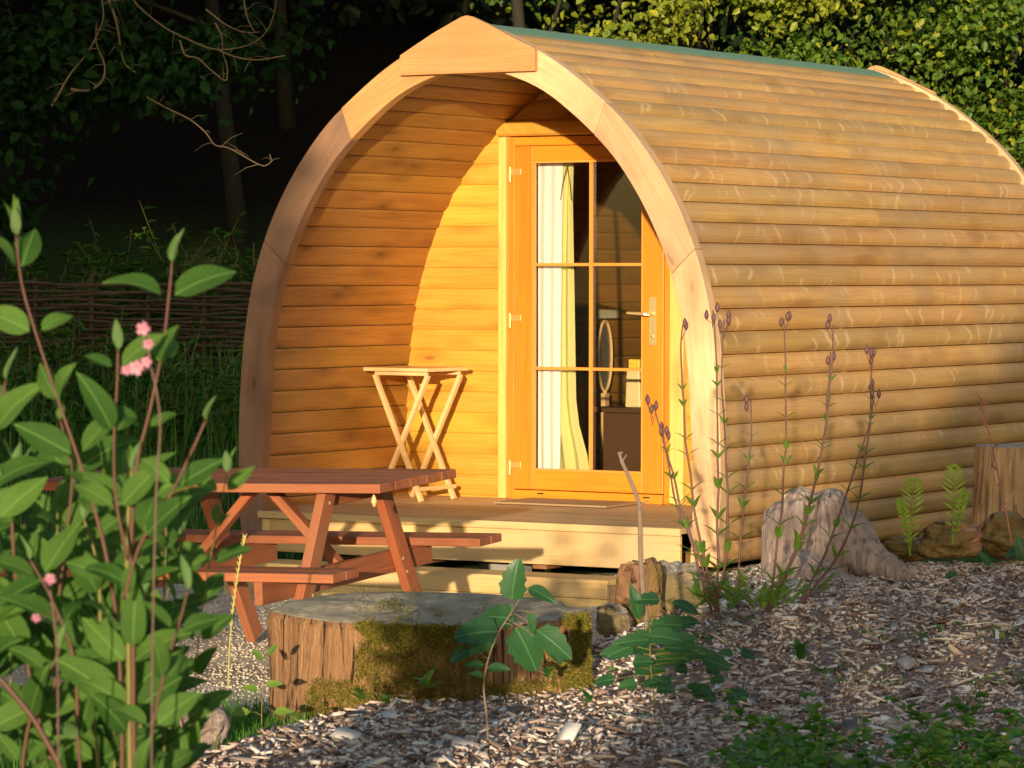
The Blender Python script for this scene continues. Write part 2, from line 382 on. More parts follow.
def stumpmat(name, a, b, dark, top, vert=True, moss=None, crack=1.0):
    t = NT(name); p = t.coord('Object')
    n1 = t.noise(t.map(p, (24, 24, 1.8) if vert else (6,6,6)), 1.0, 7, .72, .8); n2 = t.noise(p, 4.0, 5, .6)
    cr = t.noise(t.map(p, (48, 48, 2.4) if vert else (12,12,12)), 1.0, 3, .6, .3)
    c = t.ramp(n1, (.28 if crack > .5 else .1, dark), (.48 if crack > .5 else .38, b), (.68 if crack > .5 else .6, a)); c = t.mix(t.ramp(n2, (.42, (0,0,0)), (.66, (.85,.85,.85))), c, c4(*b))
    c = t.mix(t.math('MULTIPLY', t.ramp(cr, (.38, (1,1,1)), (.46, (0,0,0))), crack), c, c4(*[x*.5 for x in dark]))
    geo = t.n('ShaderNodeNewGeometry'); sp = t.n('ShaderNodeSeparateXYZ'); t.l(geo.outputs['Normal'], sp.inputs[0])
    tm = t.ramp(sp.outputs[2], (.7, (0,0,0)), (.88, (1,1,1)))
    tc = t.ramp(t.noise(p, 9, 6, .7, .5), (.3, tuple(x*.45 for x in top)), (.6, top)); c = t.mix(tm, c, tc)
    if moss:
        mm = t.math('MULTIPLY', t.ramp(t.noise(p, 2.6, 5, .6), (.44, (0,0,0)), (.54, (1,1,1))), moss[1]); c = t.mix(mm, c, c4(*moss[0]))
    h = t.math('ADD', n1, t.math('MULTIPLY', cr, .5)); t.bsdf(c, .85, .2, t.bump(h, 1.0, .04)); return t.m
M['stumpA'] = stumpmat('old_stump_wood', (.60,.36,.18), (.36,.19,.09), (.10,.05,.03), (.64,.55,.40))
M['stumpB'] = stumpmat('grey_root_wood', (.62,.50,.44), (.40,.29,.25), (.17,.10,.08), (.62,.53,.48), crack=.49)
M['stumpC'] = stumpmat('pale_stump_wood', (.70,.50,.28), (.50,.32,.16), (.16,.09,.05), (.6,.55,.5), crack=.6)
M['logD'] = stumpmat('rotten_log_wood', (.42,.22,.12), (.28,.14,.08), (.08,.04,.025), (.44,.28,.15), vert=False, moss=((.14,.12,.02), .6))
M['rock'] = stumpmat('mossy_stone', (.56,.49,.42), (.34,.26,.19), (.09,.06,.04), (.6,.54,.47), vert=False, moss=((.16,.12,.03), .7))

# ------------------------------------------------------------------ ground sheets
def grid_sheet(name, us, ds, mat, lift, test=None, **k):
    nu, nd = len(us), len(ds)
    V = np.array([tuple(W(u, d, zt(u, d)+lift)) for d in ds for u in us]); F = []
    for j in range(nd-1):
        for i in range(nu-1):
            if test is None or test((us[i]+us[i+1])/2, (ds[j]+ds[j+1])/2): F.append((j*nu+i, j*nu+i+1, (j+1)*nu+i+1, (j+1)*nu+i))
    return np_mesh(name, V, np.array(F), mat, smooth=True, **k)
us = np.concatenate([np.linspace(-160, -8, 24)[:-1], np.linspace(-8, 8, 90), np.linspace(8, 160, 24)[1:]])
ds = np.concatenate([np.linspace(-70, 3, 16)[:-1], np.linspace(3, 30, 160), np.linspace(30, 260, 60)[1:]])
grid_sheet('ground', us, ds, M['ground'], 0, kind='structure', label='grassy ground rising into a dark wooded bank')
def gravel_test(u, d):
    e = .25*noise.noise(Vector((u*.9, d*.9, 9)))
    return -6 < u < 3.0 and 13.1+e+max(0, (u+.7))*.2 < d < 18.6+e-max(0, -u-1.9)*1.2 and bed_mask(u, d) < .35
grid_sheet('gravel_path', np.linspace(-6, 3, 120), np.linspace(12.5, 19.2, 100), M['gravel'], .006, gravel_test, kind='structure', label='pale gravel area under the picnic table')
grid_sheet('bark_mulch_bed', np.linspace(-2, 7, 120), np.linspace(6.5, 19, 130), M['mulch'], .010, lambda u, d: bed_mask(u, d) > .45, kind='structure', label='bed of bark mulch in front of the cabin')

def scatter(n, u0, u1, d0, d1, ok, dpow=1.0):
    out = []
    while len(out) < n:
        u = random.uniform(u0, u1); d = d0+(d1-d0)*random.random()**dpow
        if ok(u, d): out.append((u, d))
    return out
# wood chips
def chips(n, pts, smin, smax, lift, flat):
    P = np.array([tuple(W(u, d, zt(u, d)+lift+random.random()*.014)) for u, d in pts])
    az = rng.uniform(0, 2*pi, n); tl = rng.normal(0, flat, n); rl = rng.normal(0, flat, n)
    X = np.stack([np.cos(az)*np.cos(tl), np.sin(az)*np.cos(tl), np.sin(tl)], 1)
    Yv = np.stack([-np.sin(az)*np.cos(rl), np.cos(az)*np.cos(rl), np.sin(rl)], 1); Z = nrm(np.cross(X, Yv)); Yv = np.cross(Z, X)
    L = (smin+(smax-smin)*rng.random(n)**2.2)[:, None]; B = L*(.12+.5*rng.random(n)**1.6)[:, None]; T = rng.uniform(.0015, .005, n)[:, None]
    sg = np.array([(-1,-.7,-1),(1,-1,-1),(.8,1,-1),(-.9,.8,-1),(-1,-.7,1),(1,-1,1),(.8,1,1),(-.9,.8,1)])
    jit = 1+rng.uniform(-.35, .35, (n, 8, 3)); jit[:, :, 2] = 1
    s = sg[None]*jit
    V = P[:, None]+X[:, None]*L[:, None]*s[:, :, :1]*.5+Yv[:, None]*B[:, None]*s[:, :, 1:2]*.5+Z[:, None]*T[:, None]*s[:, :, 2:3]
    F = np.array([(0,3,2,1),(4,5,6,7),(0,1,5,4),(1,2,6,5),(2,3,7,6),(3,0,4,7)])
    return V.reshape(-1, 3), (np.arange(n)[:, None, None]*8+F[None]).reshape(-1, 4)
okc = lambda u, d: bed_mask(u, d) > .38+.1*random.random()
pt1 = scatter(44000, -1.9, 3.4, 8.2, 18.3, okc, 1.1); V1, F1 = chips(len(pt1), pt1, .007, .052, .010, .32)
pt2 = scatter(1700, -1.7, 3.2, 8.4, 16, okc, 1.0); V2, F2 = chips(len(pt2), pt2, .04, .13, .016, .22)
pt3 = scatter(700, -1.7, 3.2, 8.4, 17, okc, 1.0); V3, F3 = chips(len(pt3), pt3, .06, .16, .02, .15)
mm = V3.reshape(-1, 8, 3); cc = mm.mean(1, keepdims=True); V3 = V3
np_mesh('wood_chips', np.concatenate([V1, V2]), np.concatenate([F1, F2+len(V1)]), M['chip'], kind='stuff', label='loose pale and brown wood chips covering the bed')
# gravel stones
pg = scatter(21000, -3.4, 1.2, 12.9, 18.6, gravel_test, .9); n = len(pg)
P = np.array([tuple(W(u, d, zt(u, d)+.008)) for u, d in pg]); R = rng.uniform(.004, .010, n)[:, None, None]
oc = np.array([(1,0,0),(0,1,0),(-1,0,0),(0,-1,0),(0,0,.7),(0,0,-.7)])[None]*(1+rng.uniform(-.3, .3, (n, 6, 3)))
V = (P[:, None]+oc*R).reshape(-1, 3); F = np.array([(0,1,4),(1,2,4),(2,3,4),(3,0,4),(1,0,5),(2,1,5),(3,2,5),(0,3,5)])
np_mesh('gravel_stones', V, (np.arange(n)[:, None, None]*6+F[None]).reshape(-1, 3), M['stone'], kind='stuff', label='loose gravel stones round the picnic table')

def blades(pts, h0, h1, w, lean=.35, zoff=0.0):
    n = len(pts); P = np.array([tuple(W(u, d, zt(u, d)+zoff)) for u, d in pts]); az = rng.uniform(0, 2*pi, n)
    H = rng.uniform(h0, h1, n)[:, None]; D = np.stack([np.cos(az), np.sin(az), 0*az], 1); S = np.stack([-np.sin(az), np.cos(az), 0*az], 1)
    ln = rng.uniform(.1, lean*2, n)[:, None]; Z = np.array([[0, 0, 1.0]])
    a = P-S*w/2; b = P+S*w/2; m = P+Z*H*.6+D*H*ln*.3; c = m-S*w*.35; e = m+S*w*.35; tp = P+Z*H*(1-.25*ln)+D*H*ln
    V = np.stack([a, b, e, c, tp+S*w*.05, tp-S*w*.05], 1).reshape(-1, 3); bb = (np.arange(n)*6)[:, None]
    F = np.concatenate([bb+np.array([[0,1,2,3]]), bb+np.array([[3,2,4,5]])]); uv = np.tile(np.array([[0,0],[1,0],[1,.6],[0,.6],[.5,1],[.5,1.]]), (n, 1))
    return V, F, uv
inpod = lambda u, d: (lambda p: -1.45 < p.x < 1.45 and -.2 < p.y < 4.9)(W(u, d))
okg = lambda u, d: not gravel_test(u, d) and not inpod(u, d) and bed_mask(u, d) < .3
g1 = blades(scatter(16000, -6, 0, 18, 26, okg), .05, .16, .008)
g2 = blades(scatter(3500, -6, .6, 21.5, 26, okg), .25, .6, .012, .5)
g3 = blades(scatter(5000, -1.75, -.55, 11.3, 13.6, okg), .04, .13, .006)
g4 = blades(scatter(5000, 1.5, 6, 19, 26, okg), .06, .3, .01)
g5 = blades(scatter(800, -2.5, -.6, 5, 11, okg), .06, .2, .006)
V, F, U = merge([g1, g2, g3, g4, g5]); np_mesh('grass', V, F, M['grass'], uv=U, kind='stuff', label='green grass on the lawn and bank')

# ------------------------------------------------------------------ the camping pod
OZ = [-.02, .2, .4, .6, .8, 1.0, 1.2, 1.4, 1.6, 1.8, 2.0, 2.2, 2.4, 2.52, 2.62, 2.68]
OX = [1.402, 1.419, 1.424, 1.4215, 1.412, 1.3955, 1.367, 1.3205, 1.2506, 1.152, 1.019, .84, .588, .392, .185, 0]
IZ = [-.02, .2, .4, .6, .8, 1.0, 1.2, 1.4, 1.6, 1.8, 2.0, 2.2, 2.35, 2.47]
IX = [1.258, 1.2687, 1.2735, 1.2633, 1.252, 1.2359, 1.2042, 1.149, 1.0688, .9593, .8099, .5918, .36, 0]
def smooth_curve(X, Z, n):
    """Catmull-Rom through the points, returned at n even arc-length steps (from the ground to the apex)"""
    P = [Vector((x, z)) for x, z in zip(X, Z)]; D = []
    for i in range(len(P)-1):
        a, b, c, d = P[max(i-1, 0)], P[i], P[i+1], P[min(i+2, len(P)-1)]
        for k in range(12):
            t = k/12; D.append(.5*((2*b)+(c-a)*t+(2*a-5*b+4*c-d)*t*t+(-a+3*b-3*c+d)*t**3))
    D.append(P[-1]); L = [0]
    for i in range(1, len(D)): L.append(L[-1]+(D[i]-D[i-1]).length)
    s = np.linspace(0, L[-1], n)
    return np.stack([np.interp(s, L, [p.x for p in D]), np.interp(s, L, [p.y for p in D])], 1), L[-1]
outer, Lo = smooth_curve(OX, OZ, 241); inner, Li = smooth_curve(IX, IZ, 241)
def hw_out(z): return float(np.interp(z, outer[:, 1], outer[:, 0]))
def hw_in(z): return float(np.interp(z, inner[:, 1], inner[:, 0]))
PL, DW, DZ = 4.725, 1.50, .165           # pod length, porch depth, deck height
pod = empty('camping_pod', (0, 2.3, 0), 'arched wooden camping pod with open porch, glazed door and green ridge strip', 'cabin')

def shell(side, off_out, off_in, y0, y1, mat, name, bulge, npl=29, inside=False):
    mb = MB(); N = 241
    C = outer.copy(); T = np.gradient(C, axis=0); T /= np.linalg.norm(T, axis=1, keepdims=True)
    Nn = np.stack([T[:, 1], -T[:, 0]], 1)                   # outward normal (for x>0)
    s_of = np.linspace(0, Lo, N)
    def pt(s, off):
        x = np.interp(s, s_of, C[:, 0]); z = np.interp(s, s_of, C[:, 1]); nx = np.interp(s, s_of, Nn[:, 0]); nz = np.interp(s, s_of, Nn[:, 1])
        return max(0.0, x+nx*off), z+nz*off
    step = Lo/npl
    for k in range(npl):
        prof = []; m = 8
        for i in range(m+1):
            t = i/m; s = (k+t*.955)*step
            b = bulge*(1-abs(2*t-1)**3.2)
            prof.append((s, off_out-bulge+b))
        ou, ov = random.uniform(0, 40), random.uniform(0, 40)
        if inside: prof = [(s, off_in-.004*(1-abs(2*i/m-1)**14)+.003) for i, (s, o) in enumerate(prof)][::-1]; back = off_out
        else: back = off_in
        ring = [pt(s, o) for s, o in prof] + [pt(prof[-1][0], back), pt(prof[0][0], back)]
        vv = [prof[i][0] for i in range(m+1)]+[prof[-1][0], prof[0][0]]
        # a board may be made of two lengths butted together
        cuts = [y0, y1]
        if y1-y0 > 2 and random.random() < .35: cuts = [y0, y0+(y1-y0)*random.uniform(.3, .7), y1]
        for ya, yb in zip(cuts[:-1], cuts[1:]):
            n = len(ring); yb2 = yb-.003 if yb != y1 else yb
            V = [(side*x, ya, z) for x, z in ring]+[(side*x, yb2, z) for x, z in ring]; F = []; UV = []
            for i in range(n):
                j = (i+1) % n; F.append((i, j, n+j, n+i)); UV.append([(ou+ya, ov+vv[i]), (ou+ya, ov+vv[j]+(1e-4)), (ou+yb2, ov+vv[j]), (ou+yb2, ov+vv[i])])
            F.append(list(range(n))[::-1]); UV.append([(ou+ring[i][0]*.3, ov+vv[i]) for i in range(n)][::-1]); F.append(list(range(n, 2*n))); UV.append([(ou+ring[i][0]*.3, ov+vv[i]) for i in range(n)])
            mb.add(V, F, UV)
    return mb.build(name, mat, pod, smooth=False)
for sd in (-1, 1):
    o = shell(sd, -.014, -.046, .022, PL, M['clad'], 'outer_cladding', .027)
    o['label'] = 'weathered rounded boards of the curved roof side' 
    shell(sd, -.050, -.068, .022, PL-.02, M['inner'], 'inner_lining', -.0, inside=True)

def arch(y0, y1, name, lab=None):
    mb = MB()
    cuts = [0, .47, .735, 1.0]                              # butt joints between the curved boards
    for sd in (-1, 1):
        for c0, c1 in zip(cuts[:-1], cuts[1:]):
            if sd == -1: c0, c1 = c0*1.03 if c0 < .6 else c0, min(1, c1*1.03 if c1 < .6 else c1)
            i0, i1 = int(c0*240), int(c1*240); ids = list(range(i0, i1+1, 4))
            if ids[-1] != i1: ids.append(i1)
            gap = .0015 if c1 < 1 else 0
            a = outer[ids]; b = inner[ids]
            dirv = outer[i1]-outer[i0]; ang = atan2(dirv[1], dirv[0]*sd)
            ou, ov = random.uniform(0, 30), random.uniform(0, 30); n = len(ids)
            def uv(p): x, z = p[0]*sd, p[1]; return (ou+x*cos(ang)+z*sin(ang), ov-x*sin(ang)+z*cos(ang))
            V = []; U = []
            for y in (y0, y1):
                for P_ in (a, b):
                    for q, (x, z) in enumerate(P_):
                        zz = z+(.0015 if q == 0 and c0 > 0 else 0)-(gap if q == n-1 else 0); V.append((sd*x, y, zz)); U.append(uv((x, z)))
            F = []
            for q in range(n-1):
                F += [(q, q+1, n+q+1, n+q), (2*n+q, 3*n+q, 3*n+q+1, 2*n+q+1), (q, 2*n+q, 2*n+q+1, q+1), (n+q, n+q+1, 3*n+q+1, 3*n+q)]
            F += [(0, n, 3*n, 2*n), (n-1, 3*n-1, 4*n-1, 2*n-1)]
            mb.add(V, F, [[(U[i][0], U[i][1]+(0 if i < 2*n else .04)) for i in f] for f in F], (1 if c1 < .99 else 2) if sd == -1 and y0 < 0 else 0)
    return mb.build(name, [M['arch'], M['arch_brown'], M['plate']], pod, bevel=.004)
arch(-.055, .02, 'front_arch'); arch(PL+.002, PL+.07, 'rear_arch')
def plate(y0, y1, name):
    mb = MB(); poly = [(-.395, 2.412), (.397, 2.414), (.397, 2.528), (.27, 2.585), (.13, 2.655), (.03, 2.698), (0, 2.704), (-.03, 2.698), (-.2, 2.62), (-.395, 2.515)]
    mb.prism(poly, (1,0,0), (0,0,1), (0, y0, 0), (0, y1-y0, 0)); return mb.build(name, M['plate'], pod, bevel=.004)
plate(-.095, -.0575, 'crown_plate'); plate(PL+.073, PL+.11, 'crown_plate')
# ridge strip of green felt
mb = MB()
ys = np.linspace(.024, PL-.004, 24); prof = [(-.19, 2.606), (-.12, 2.644), (-.02, 2.682), (.0, 2.686), (.02, 2.682), (.12, 2.644), (.19, 2.606), (.191, 2.592), (0, 2.666), (-.191, 2.592)]
n = len(prof); V = []
for y in ys:
    for x, z in prof: V.append((x, y, z+.003*noise.noise(Vector((x*3, y*2.5, 0)))-.012))
F = []
for i in range(len(ys)-1):
    for k in range(n): F.append((i*n+k, i*n+(k+1) % n, (i+1)*n+(k+1) % n, (i+1)*n+k))
F += [tuple(range(n)), tuple(range((len(ys)-1)*n, len(ys)*n))]
mb.add(V, F, [[(V[i][1], V[i][0]) for i in f] for f in F]); mb.build('ridge_strip', M['felt'], pod)

# porch back wall with door opening
dl = onY(511, 320, DW).x; dr = onY(674, 320, DW).x; dtop = onY(540, 137, DW).z; dbot = DZ
tl0, tr1 = onY(503, 320, DW).x, onY(688, 320, DW).x
def row_wall(y0, y1, mat, name, front=True, hole=True, bulge=.012):
    mb = MB(); pitch = .115; z = .06; ya = y0; k = 0
    while z < 2.6:
        z1 = min(z+pitch*.985, 2.64); runs = []
        h0, h1 = hw_out(z)-.058, hw_out(z1)-.058
        if hole and z < dtop-.02: runs = [((-h0, -h1), (dl, dl)), ((dr, dr), (h0, h1))]
        else: runs = [((-h0, -h1), (h0, h1))]
        for (a0, a1), (b0, b1) in runs:
            if b0-a0 < .01: continue
            b1 = max(b1, a1+.005); ou, ov = random.uniform(0, 30), random.uniform(0, 30); m = 8; V = []; U = []
            for i in range(m+1):
                t = i/m; zz = z+(z1-z)*t; bb = bulge*(1-abs(2*t-1)**2.6)
                xa = a0+(a1-a0)*t; xb = b0+(b1-b0)*t
                V += [(xa, ya-bb, zz), (xb, ya-bb, zz)]; U += [(ou+xa, ov+zz), (ou+xb, ov+zz)]
            V += [(a0, y1, z), (b0, y1, z), (a1, y1, z1), (b1, y1, z1)]; U += [(ou+a0, ov), (ou+b0, ov), (ou+a1, ov+.1), (ou+b1, ov+.1)]
            F = [(2*i, 2*i+1, 2*i+3, 2*i+2) for i in range(m)]; q = 2*(m+1)
            F += [(q, q+2, q+3, q+1), (2*m, 2*m+1, q+3, q+2), (0, q, q+1, 1), [0]+[2*i for i in range(1, m+1)]+[q+2, q], [1, q+1, q+3]+[2*i+1 for i in range(m, 0, -1)]]
            mb.add(V, F, [[U[i] for i in f] for f in F])
        z += pitch; k += 1
    return mb.build(name, mat, pod)
row_wall(DW, DW+.045, M['wall'], 'porch_wall'); row_wall(PL-.075, PL-.03, M['clad'], 'rear_wall', hole=False)
# head rail above the door, side trims
mb = MB(); zc = (onY(500, 121, DW-.04).z+onY(500, 136.5, DW-.04).z)/2; hh = abs(onY(500, 121, DW-.04).z-onY(500, 136.5, DW-.04).z)/2
pr = [(-.016, -hh), (.0, -hh), (.0, hh), (-.016, hh), (-.03, hh*.7), (-.036, 0), (-.03, -hh*.7)]
xl = onY(497, 128, DW-.04).x
mb.prism(pr, (0,1,0), (0,0,1), (xl, DW-.02, zc), (min(hw_out(zc)-.07, .8)-xl, 0, 0)); mb.build('head_rail', M['wall'], pod, bevel=.004)
for xa, xb in ((tl0, dl-.002), (dr+.002, tr1)):
    mb = MB(); mb.box(((xa+xb)/2, DW-.028, (dbot+dtop)/2+.002), ((xb-xa)/2, 0, 0), (0, .026, 0), (0, 0, (dtop-dbot)/2)); mb.build('door_trim', M['trim'], pod, bevel=.003)
# door frame
fb, ff = DW+.03, DW-.03
fl, fr_ = dl+.001, dr-.001
gx0, gx1 = onY(535, 320, DW-.01).x, onY(645, 320, DW-.01).x
gz1, gz0 = onY(560, 160.5, DW-.01).z, onY(590, 472, DW-.01).z
lx0, lx1 = fl+.04, onY(665, 320, DW-.01).x+.004
lz0, lz1 = dbot+.055, dtop-.05
yc, hy = (fb+ff)/2, (fb-ff)/2
mb = MB()
mb.box(((fl+lx0-.003)/2, yc, (dbot+dtop)/2), ((lx0-.003-fl)/2, 0, 0), (0, hy, 0), (0, 0, (dtop-dbot)/2))
mb.box(((lx1+.003+fr_)/2, yc, (dbot+dtop)/2), ((fr_-lx1-.003)/2, 0, 0), (0, hy, 0), (0, 0, (dtop-dbot)/2))
mb.box(((lx0+lx1)/2, yc, (lz1+.003+dtop)/2), ((lx1-lx0)/2+.0015, 0, 0), (0, hy, 0), (0, 0, (dtop-lz1-.003)/2))
mb.box(((lx0+lx1)/2, yc-.012, (dbot+lz0-.004)/2), ((lx1-lx0)/2+.0015, 0, 0), (0, hy+.012, 0), (0, 0, (lz0-.004-dbot)/2))
mb.build('door_frame', M['door'], pod, bevel=.003)
# door leaf
ly, lh = DW-.012, .024
mb = MB()
mb.box(((lx0+gx0)/2, ly, (lz0+lz1)/2), ((gx0-lx0)/2, 0, 0), (0, lh, 0), (0, 0, (lz1-lz0)/2))
mb.box(((gx1+lx1)/2, ly, (lz0+lz1)/2), ((lx1-gx1)/2, 0, 0), (0, lh, 0), (0, 0, (lz1-lz0)/2))
mb.box(((gx0+gx1)/2, ly, (lz0+gz0)/2), ((gx1-gx0)/2, 0, 0), (0, lh, 0), (0, 0, (gz0-lz0)/2))
mb.box(((gx0+gx1)/2, ly, (gz1+lz1)/2), ((gx1-gx0)/2, 0, 0), (0, lh, 0), (0, 0, (lz1-gz1)/2))
door = mb.build('door', M['door'], pod, bevel=.004)
door['label'] = 'orange timber door with six glass panes'
def sub(mb, name, mat, **k):
    o = mb.build(name, mat, None, **k); o.parent = door; o.matrix_parent_inverse = Matrix.Translation(pod.location).inverted(); return o
# matrix: door is parented with inverse so its world matrix is identity
def subw(mb, name, mat, par=None, **k):
    o = mb.build(name, mat, None, **k); o.parent = par or door; return o
# beading round the glass
mb = MB(); bt = .012
for x in (gx0+bt/2, gx1-bt/2): mb.box((x, ly-.012, (gz0+gz1)/2), (bt/2, 0, 0), (0, .006, 0), (0, 0, (gz1-gz0)/2-.0005))
for z in (gz0+bt/2, gz1-bt/2): mb.box(((gx0+gx1)/2, ly-.012, z), ((gx1-gx0)/2-bt-.0005, 0, 0), (0, .006, 0), (0, 0, bt/2))
subw(mb, 'glazing_bead', M['bar'])
bx = (onY(591, 320, DW-.02).x)
mb = MB(); mb.box((bx, ly-.006, (gz0+gz1)/2), (.0095, 0, 0), (0, .007, 0), (0, 0, (gz1-gz0)/2-bt-.001)); subw(mb, 'glazing_bar', M['bar'])
for py in (264.5, 368.5):
    z = onY(560, py, DW-.02).z
    for xa, xb in ((gx0+bt+.001, bx-.0105), (bx+.0105, gx1-bt-.001)):
        mb = MB(); mb.box(((xa+xb)/2, ly-.005, z), ((xb-xa)/2, 0, 0), (0, .006, 0), (0, 0, .008)); subw(mb, 'glazing_bar', M['bar'])
mb = MB(); mb.box(((gx0+gx1)/2, ly+.006, (gz0+gz1)/2), ((gx1-gx0)/2+.004, 0, 0), (0, .003, 0), (0, 0, (gz1-gz0)/2+.004)); subw(mb, 'glass_pane', M['glass'])
# handle
hx, hz = onY(652, 313, ly-lh-.01).x, onY(652, 314, ly-lh-.01).z
hb = onY(652, 297, ly-lh).z; hb2 = onY(652, 345, ly-lh).z
mb = MB(); mb.box((hx, ly-lh-.004, (hb+hb2)/2), (.018, 0, 0), (0, .0035, 0), (0, 0, (hb-hb2)/2)); 
mb.tube([(hx, ly-lh-.008, hz), (hx, ly-lh-.05, hz), (hx-.02, ly-lh-.058, hz), (hx-.13, ly-lh-.054, hz+.006)], [.011, .01, .01, .007], 8)
mb.tube([(hx, ly-lh-.008, hb2+.045), (hx, ly-lh-.016, hb2+.045)], [.009, .009], 8); mb.tube([(hx, ly-lh-.0162, hb2+.045), (hx, ly-lh-.0172, hb2+.045)], [.0035, .0035], 6, mi=1)
subw(mb, 'door_handle', [M['brass'], M['black']])
for py in (174, 320, 467):
    p = onY(514, py, ff-.01); mb = MB(); mb.tube([(dl+.018, ff-.012, p.z-.045), (dl+.018, ff-.012, p.z+.04)], .0085, 8)
    mb.box((dl+.055, ff-.006, p.z+.012), (.032, 0, 0), (0, .005, 0), (0, 0, .017)); mb.box((dl+.008, ff-.004, p.z-.005), (.008, 0, 0), (0, .003, 0), (0, 0, .035))
    subw(mb, 'hinge', M['hinge'], bevel=.002)
for px_ in (540, 646):
    p = onY(px_, 494, ff-.03); mb = MB(); mb.box((p.x, yc-hy-.0255, dbot+.035), (.02, 0, 0), (0, .0015, 0), (0, 0, .004)); mb.build('drain_slot', M['black'], pod)
# deck and floor
DF = -.115
mb = MB(); bw = .118; y = DF+.001; k = 0
while y < DW-.01:
    y2 = min(y+bw, DW-.005); w = 1.235 if y < .03 else hw_out(.15)-.072
    if y < .025 < y2: w = 1.235
    mb.box((0, (y+y2-.004)/2, DZ-.014), (w, 0, 0), (0, (y2-.004-y)/2, 0), (0, 0, .014)); y = y2
mb.build('deck', M['deck'], pod, bevel=.003)
mb = MB(); mb.box((0, DF-.012, DZ-.016), (1.245, 0, 0), (0, .0125, 0), (0, 0, .0185)); mb.build('deck_nosing', M['fascia'], pod, bevel=.004)
mb = MB(); mb.box((0, DF+.012, DZ-.122), (1.235, 0, 0), (0, .012, 0), (0, 0, .085)); mb.box((-1.2, DF-.004, DZ-.122), (0, 0, .085), (.022, 0, 0), (0, .0035, 0)); mb.build('deck_fascia', M['fascia'], pod, bevel=.003)
mb = MB()
for x in (-1.0, -.35, .35, 1.0): mb.box((x, PL/2, -.035), (.04, 0, 0), (0, PL/2-.05, 0), (0, 0, .045))
mb.box((0, (DW+.05+PL-.08)/2, .1), (1.335, 0, 0), (0, (PL-.08-DW-.05)/2, 0), (0, 0, .02)); mb.build('floor', M['floor'], pod)
cb = plain('concrete_block', (.3,.28,.25), .9)
for x in (-1.0, 0, 1.0):
    for y in (.3, 1.7, 3.1, 4.4):
        mb = MB(); mb.box((x, y, -.17), (.1, 0, 0), (0, .1, 0), (0, 0, .088)); mb.build('support_block', cb, pod)

# lower step
st = empty('wooden_step', (0, -.4, -.24), 'low timber step on the gravel below the porch deck', 'step')
mb = MB(); mb.box((-.12, -.31, -.088), (1.13, 0, 0), (0, .125, 0), (0, 0, .014)); mb.build('tread', M['fascia'], st, bevel=.003)
mb = MB(); mb.box((-.12, -.43, -.128), (1.13, 0, 0), (0, .012, 0), (0, 0, .036)); mb.box((-.12, -.428, -.206), (1.13, 0, 0), (0, .012, 0), (0, 0, .04)); mb.build('riser', M['fascia'], st, bevel=.003)
for x in (-1.24, -.1, .98): mb = MB(); mb.box((x, -.31, -.175), (.02, 0, 0), (0, .105, 0), (0, 0, .07)); mb.build('side_support', M['deck'], st)

# door mat
a = onZ(488, 504, DZ); b = onZ(597, 509, DZ)
mb = MB(); mb.box(((a.x+b.x)/2+.03, DW-.30, DZ+.009), ((b.x-a.x)/2, 0, 0), (0, .2, 0), (0, 0, .006))
o = mb.build('door_mat', M['mat'], None, bevel=.004, label='thin brown mat lying on the deck before the glazed door', cat='door mat')

# curtain inside
def curtain(name, pts_top, pts_bot, mat, par=None, **k):
    n = 40; m = 24; V = []; U = []
    for j in range(m+1):
        t = j/m
        for i in range(n+1):
            s = i/n; top = pts_top[0].lerp(pts_top[1], s); bot = pts_bot[0].lerp(pts_bot[1], s); tt = t**1.0
            p = top.lerp(bot, tt); p = p+Vector((0, .007*sin(s*15+.6*sin(t*3))*(.5+.5*t), 0))
            V.append(tuple(p)); U.append((s, t))
    F = [(j*(n+1)+i, j*(n+1)+i+1, (j+1)*(n+1)+i+1, (j+1)*(n+1)+i) for j in range(m) for i in range(n)]
    return np_mesh(name, np.array(V), np.array(F), mat, par, uv=np.array(U), smooth=True, **k)
cur = empty('curtain', (gx0+.1, DW+.1, DZ), 'pale yellow curtain with white edge hanging behind the door glass', 'curtain')
cy = DW+.10
curtain('lining', (onY(538, 158, cy-.012), onY(563, 158, cy-.012)), (onY(538, 472, cy-.012), onY(560, 472, cy-.012)), M['curtain_edge'], cur)
# the cream panel narrows at the top, widens at the bottom
def poly_curtain(name, rows, mat, par, yoff, amp):
    n = 24; V = []; U = []; R_ = []
    for j, (py, xa, xb) in enumerate(rows):
        for i in range(n+1):
            s = i/n; p = onY(xa+(xb-xa)*s, py, cy+yoff); p.y += amp*sin(s*13+j*.15); V.append(tuple(p)); U.append((s, j/len(rows)))
    F = [(j*(n+1)+i, j*(n+1)+i+1, (j+1)*(n+1)+i+1, (j+1)*(n+1)+i) for j in range(len(rows)-1) for i in range(n)]
    return np_mesh(name, np.array(V), np.array(F), mat, par, uv=np.array(U), smooth=True)
poly_curtain('panel', [(155, 560, 572), (165, 560, 573), (200, 557, 572), (264, 553, 573), (330, 551, 574), (400, 552, 575), (425, 555, 578), (455, 558, 586), (478, 560, 589)], M['curtain'], cur, .02, .014)
poly_curtain('side_fold', [(155, 570, 574), (168, 569, 573), (185, 571, 573), (196, 572, 572.6)], M['curtain'], cur, .05, .002)
mb = MB(); mb.tube([onY(567, 166, cy-.02), onY(563, 182, cy-.02), onY(560.5, 200, cy-.02)], .0022, 5); mb.tube([onY(567, 166, cy-.02), onY(570, 184, cy-.02), onY(571.5, 200, cy-.02)], .0022, 5); mb.build('cord', M['dark_trim'], cur)
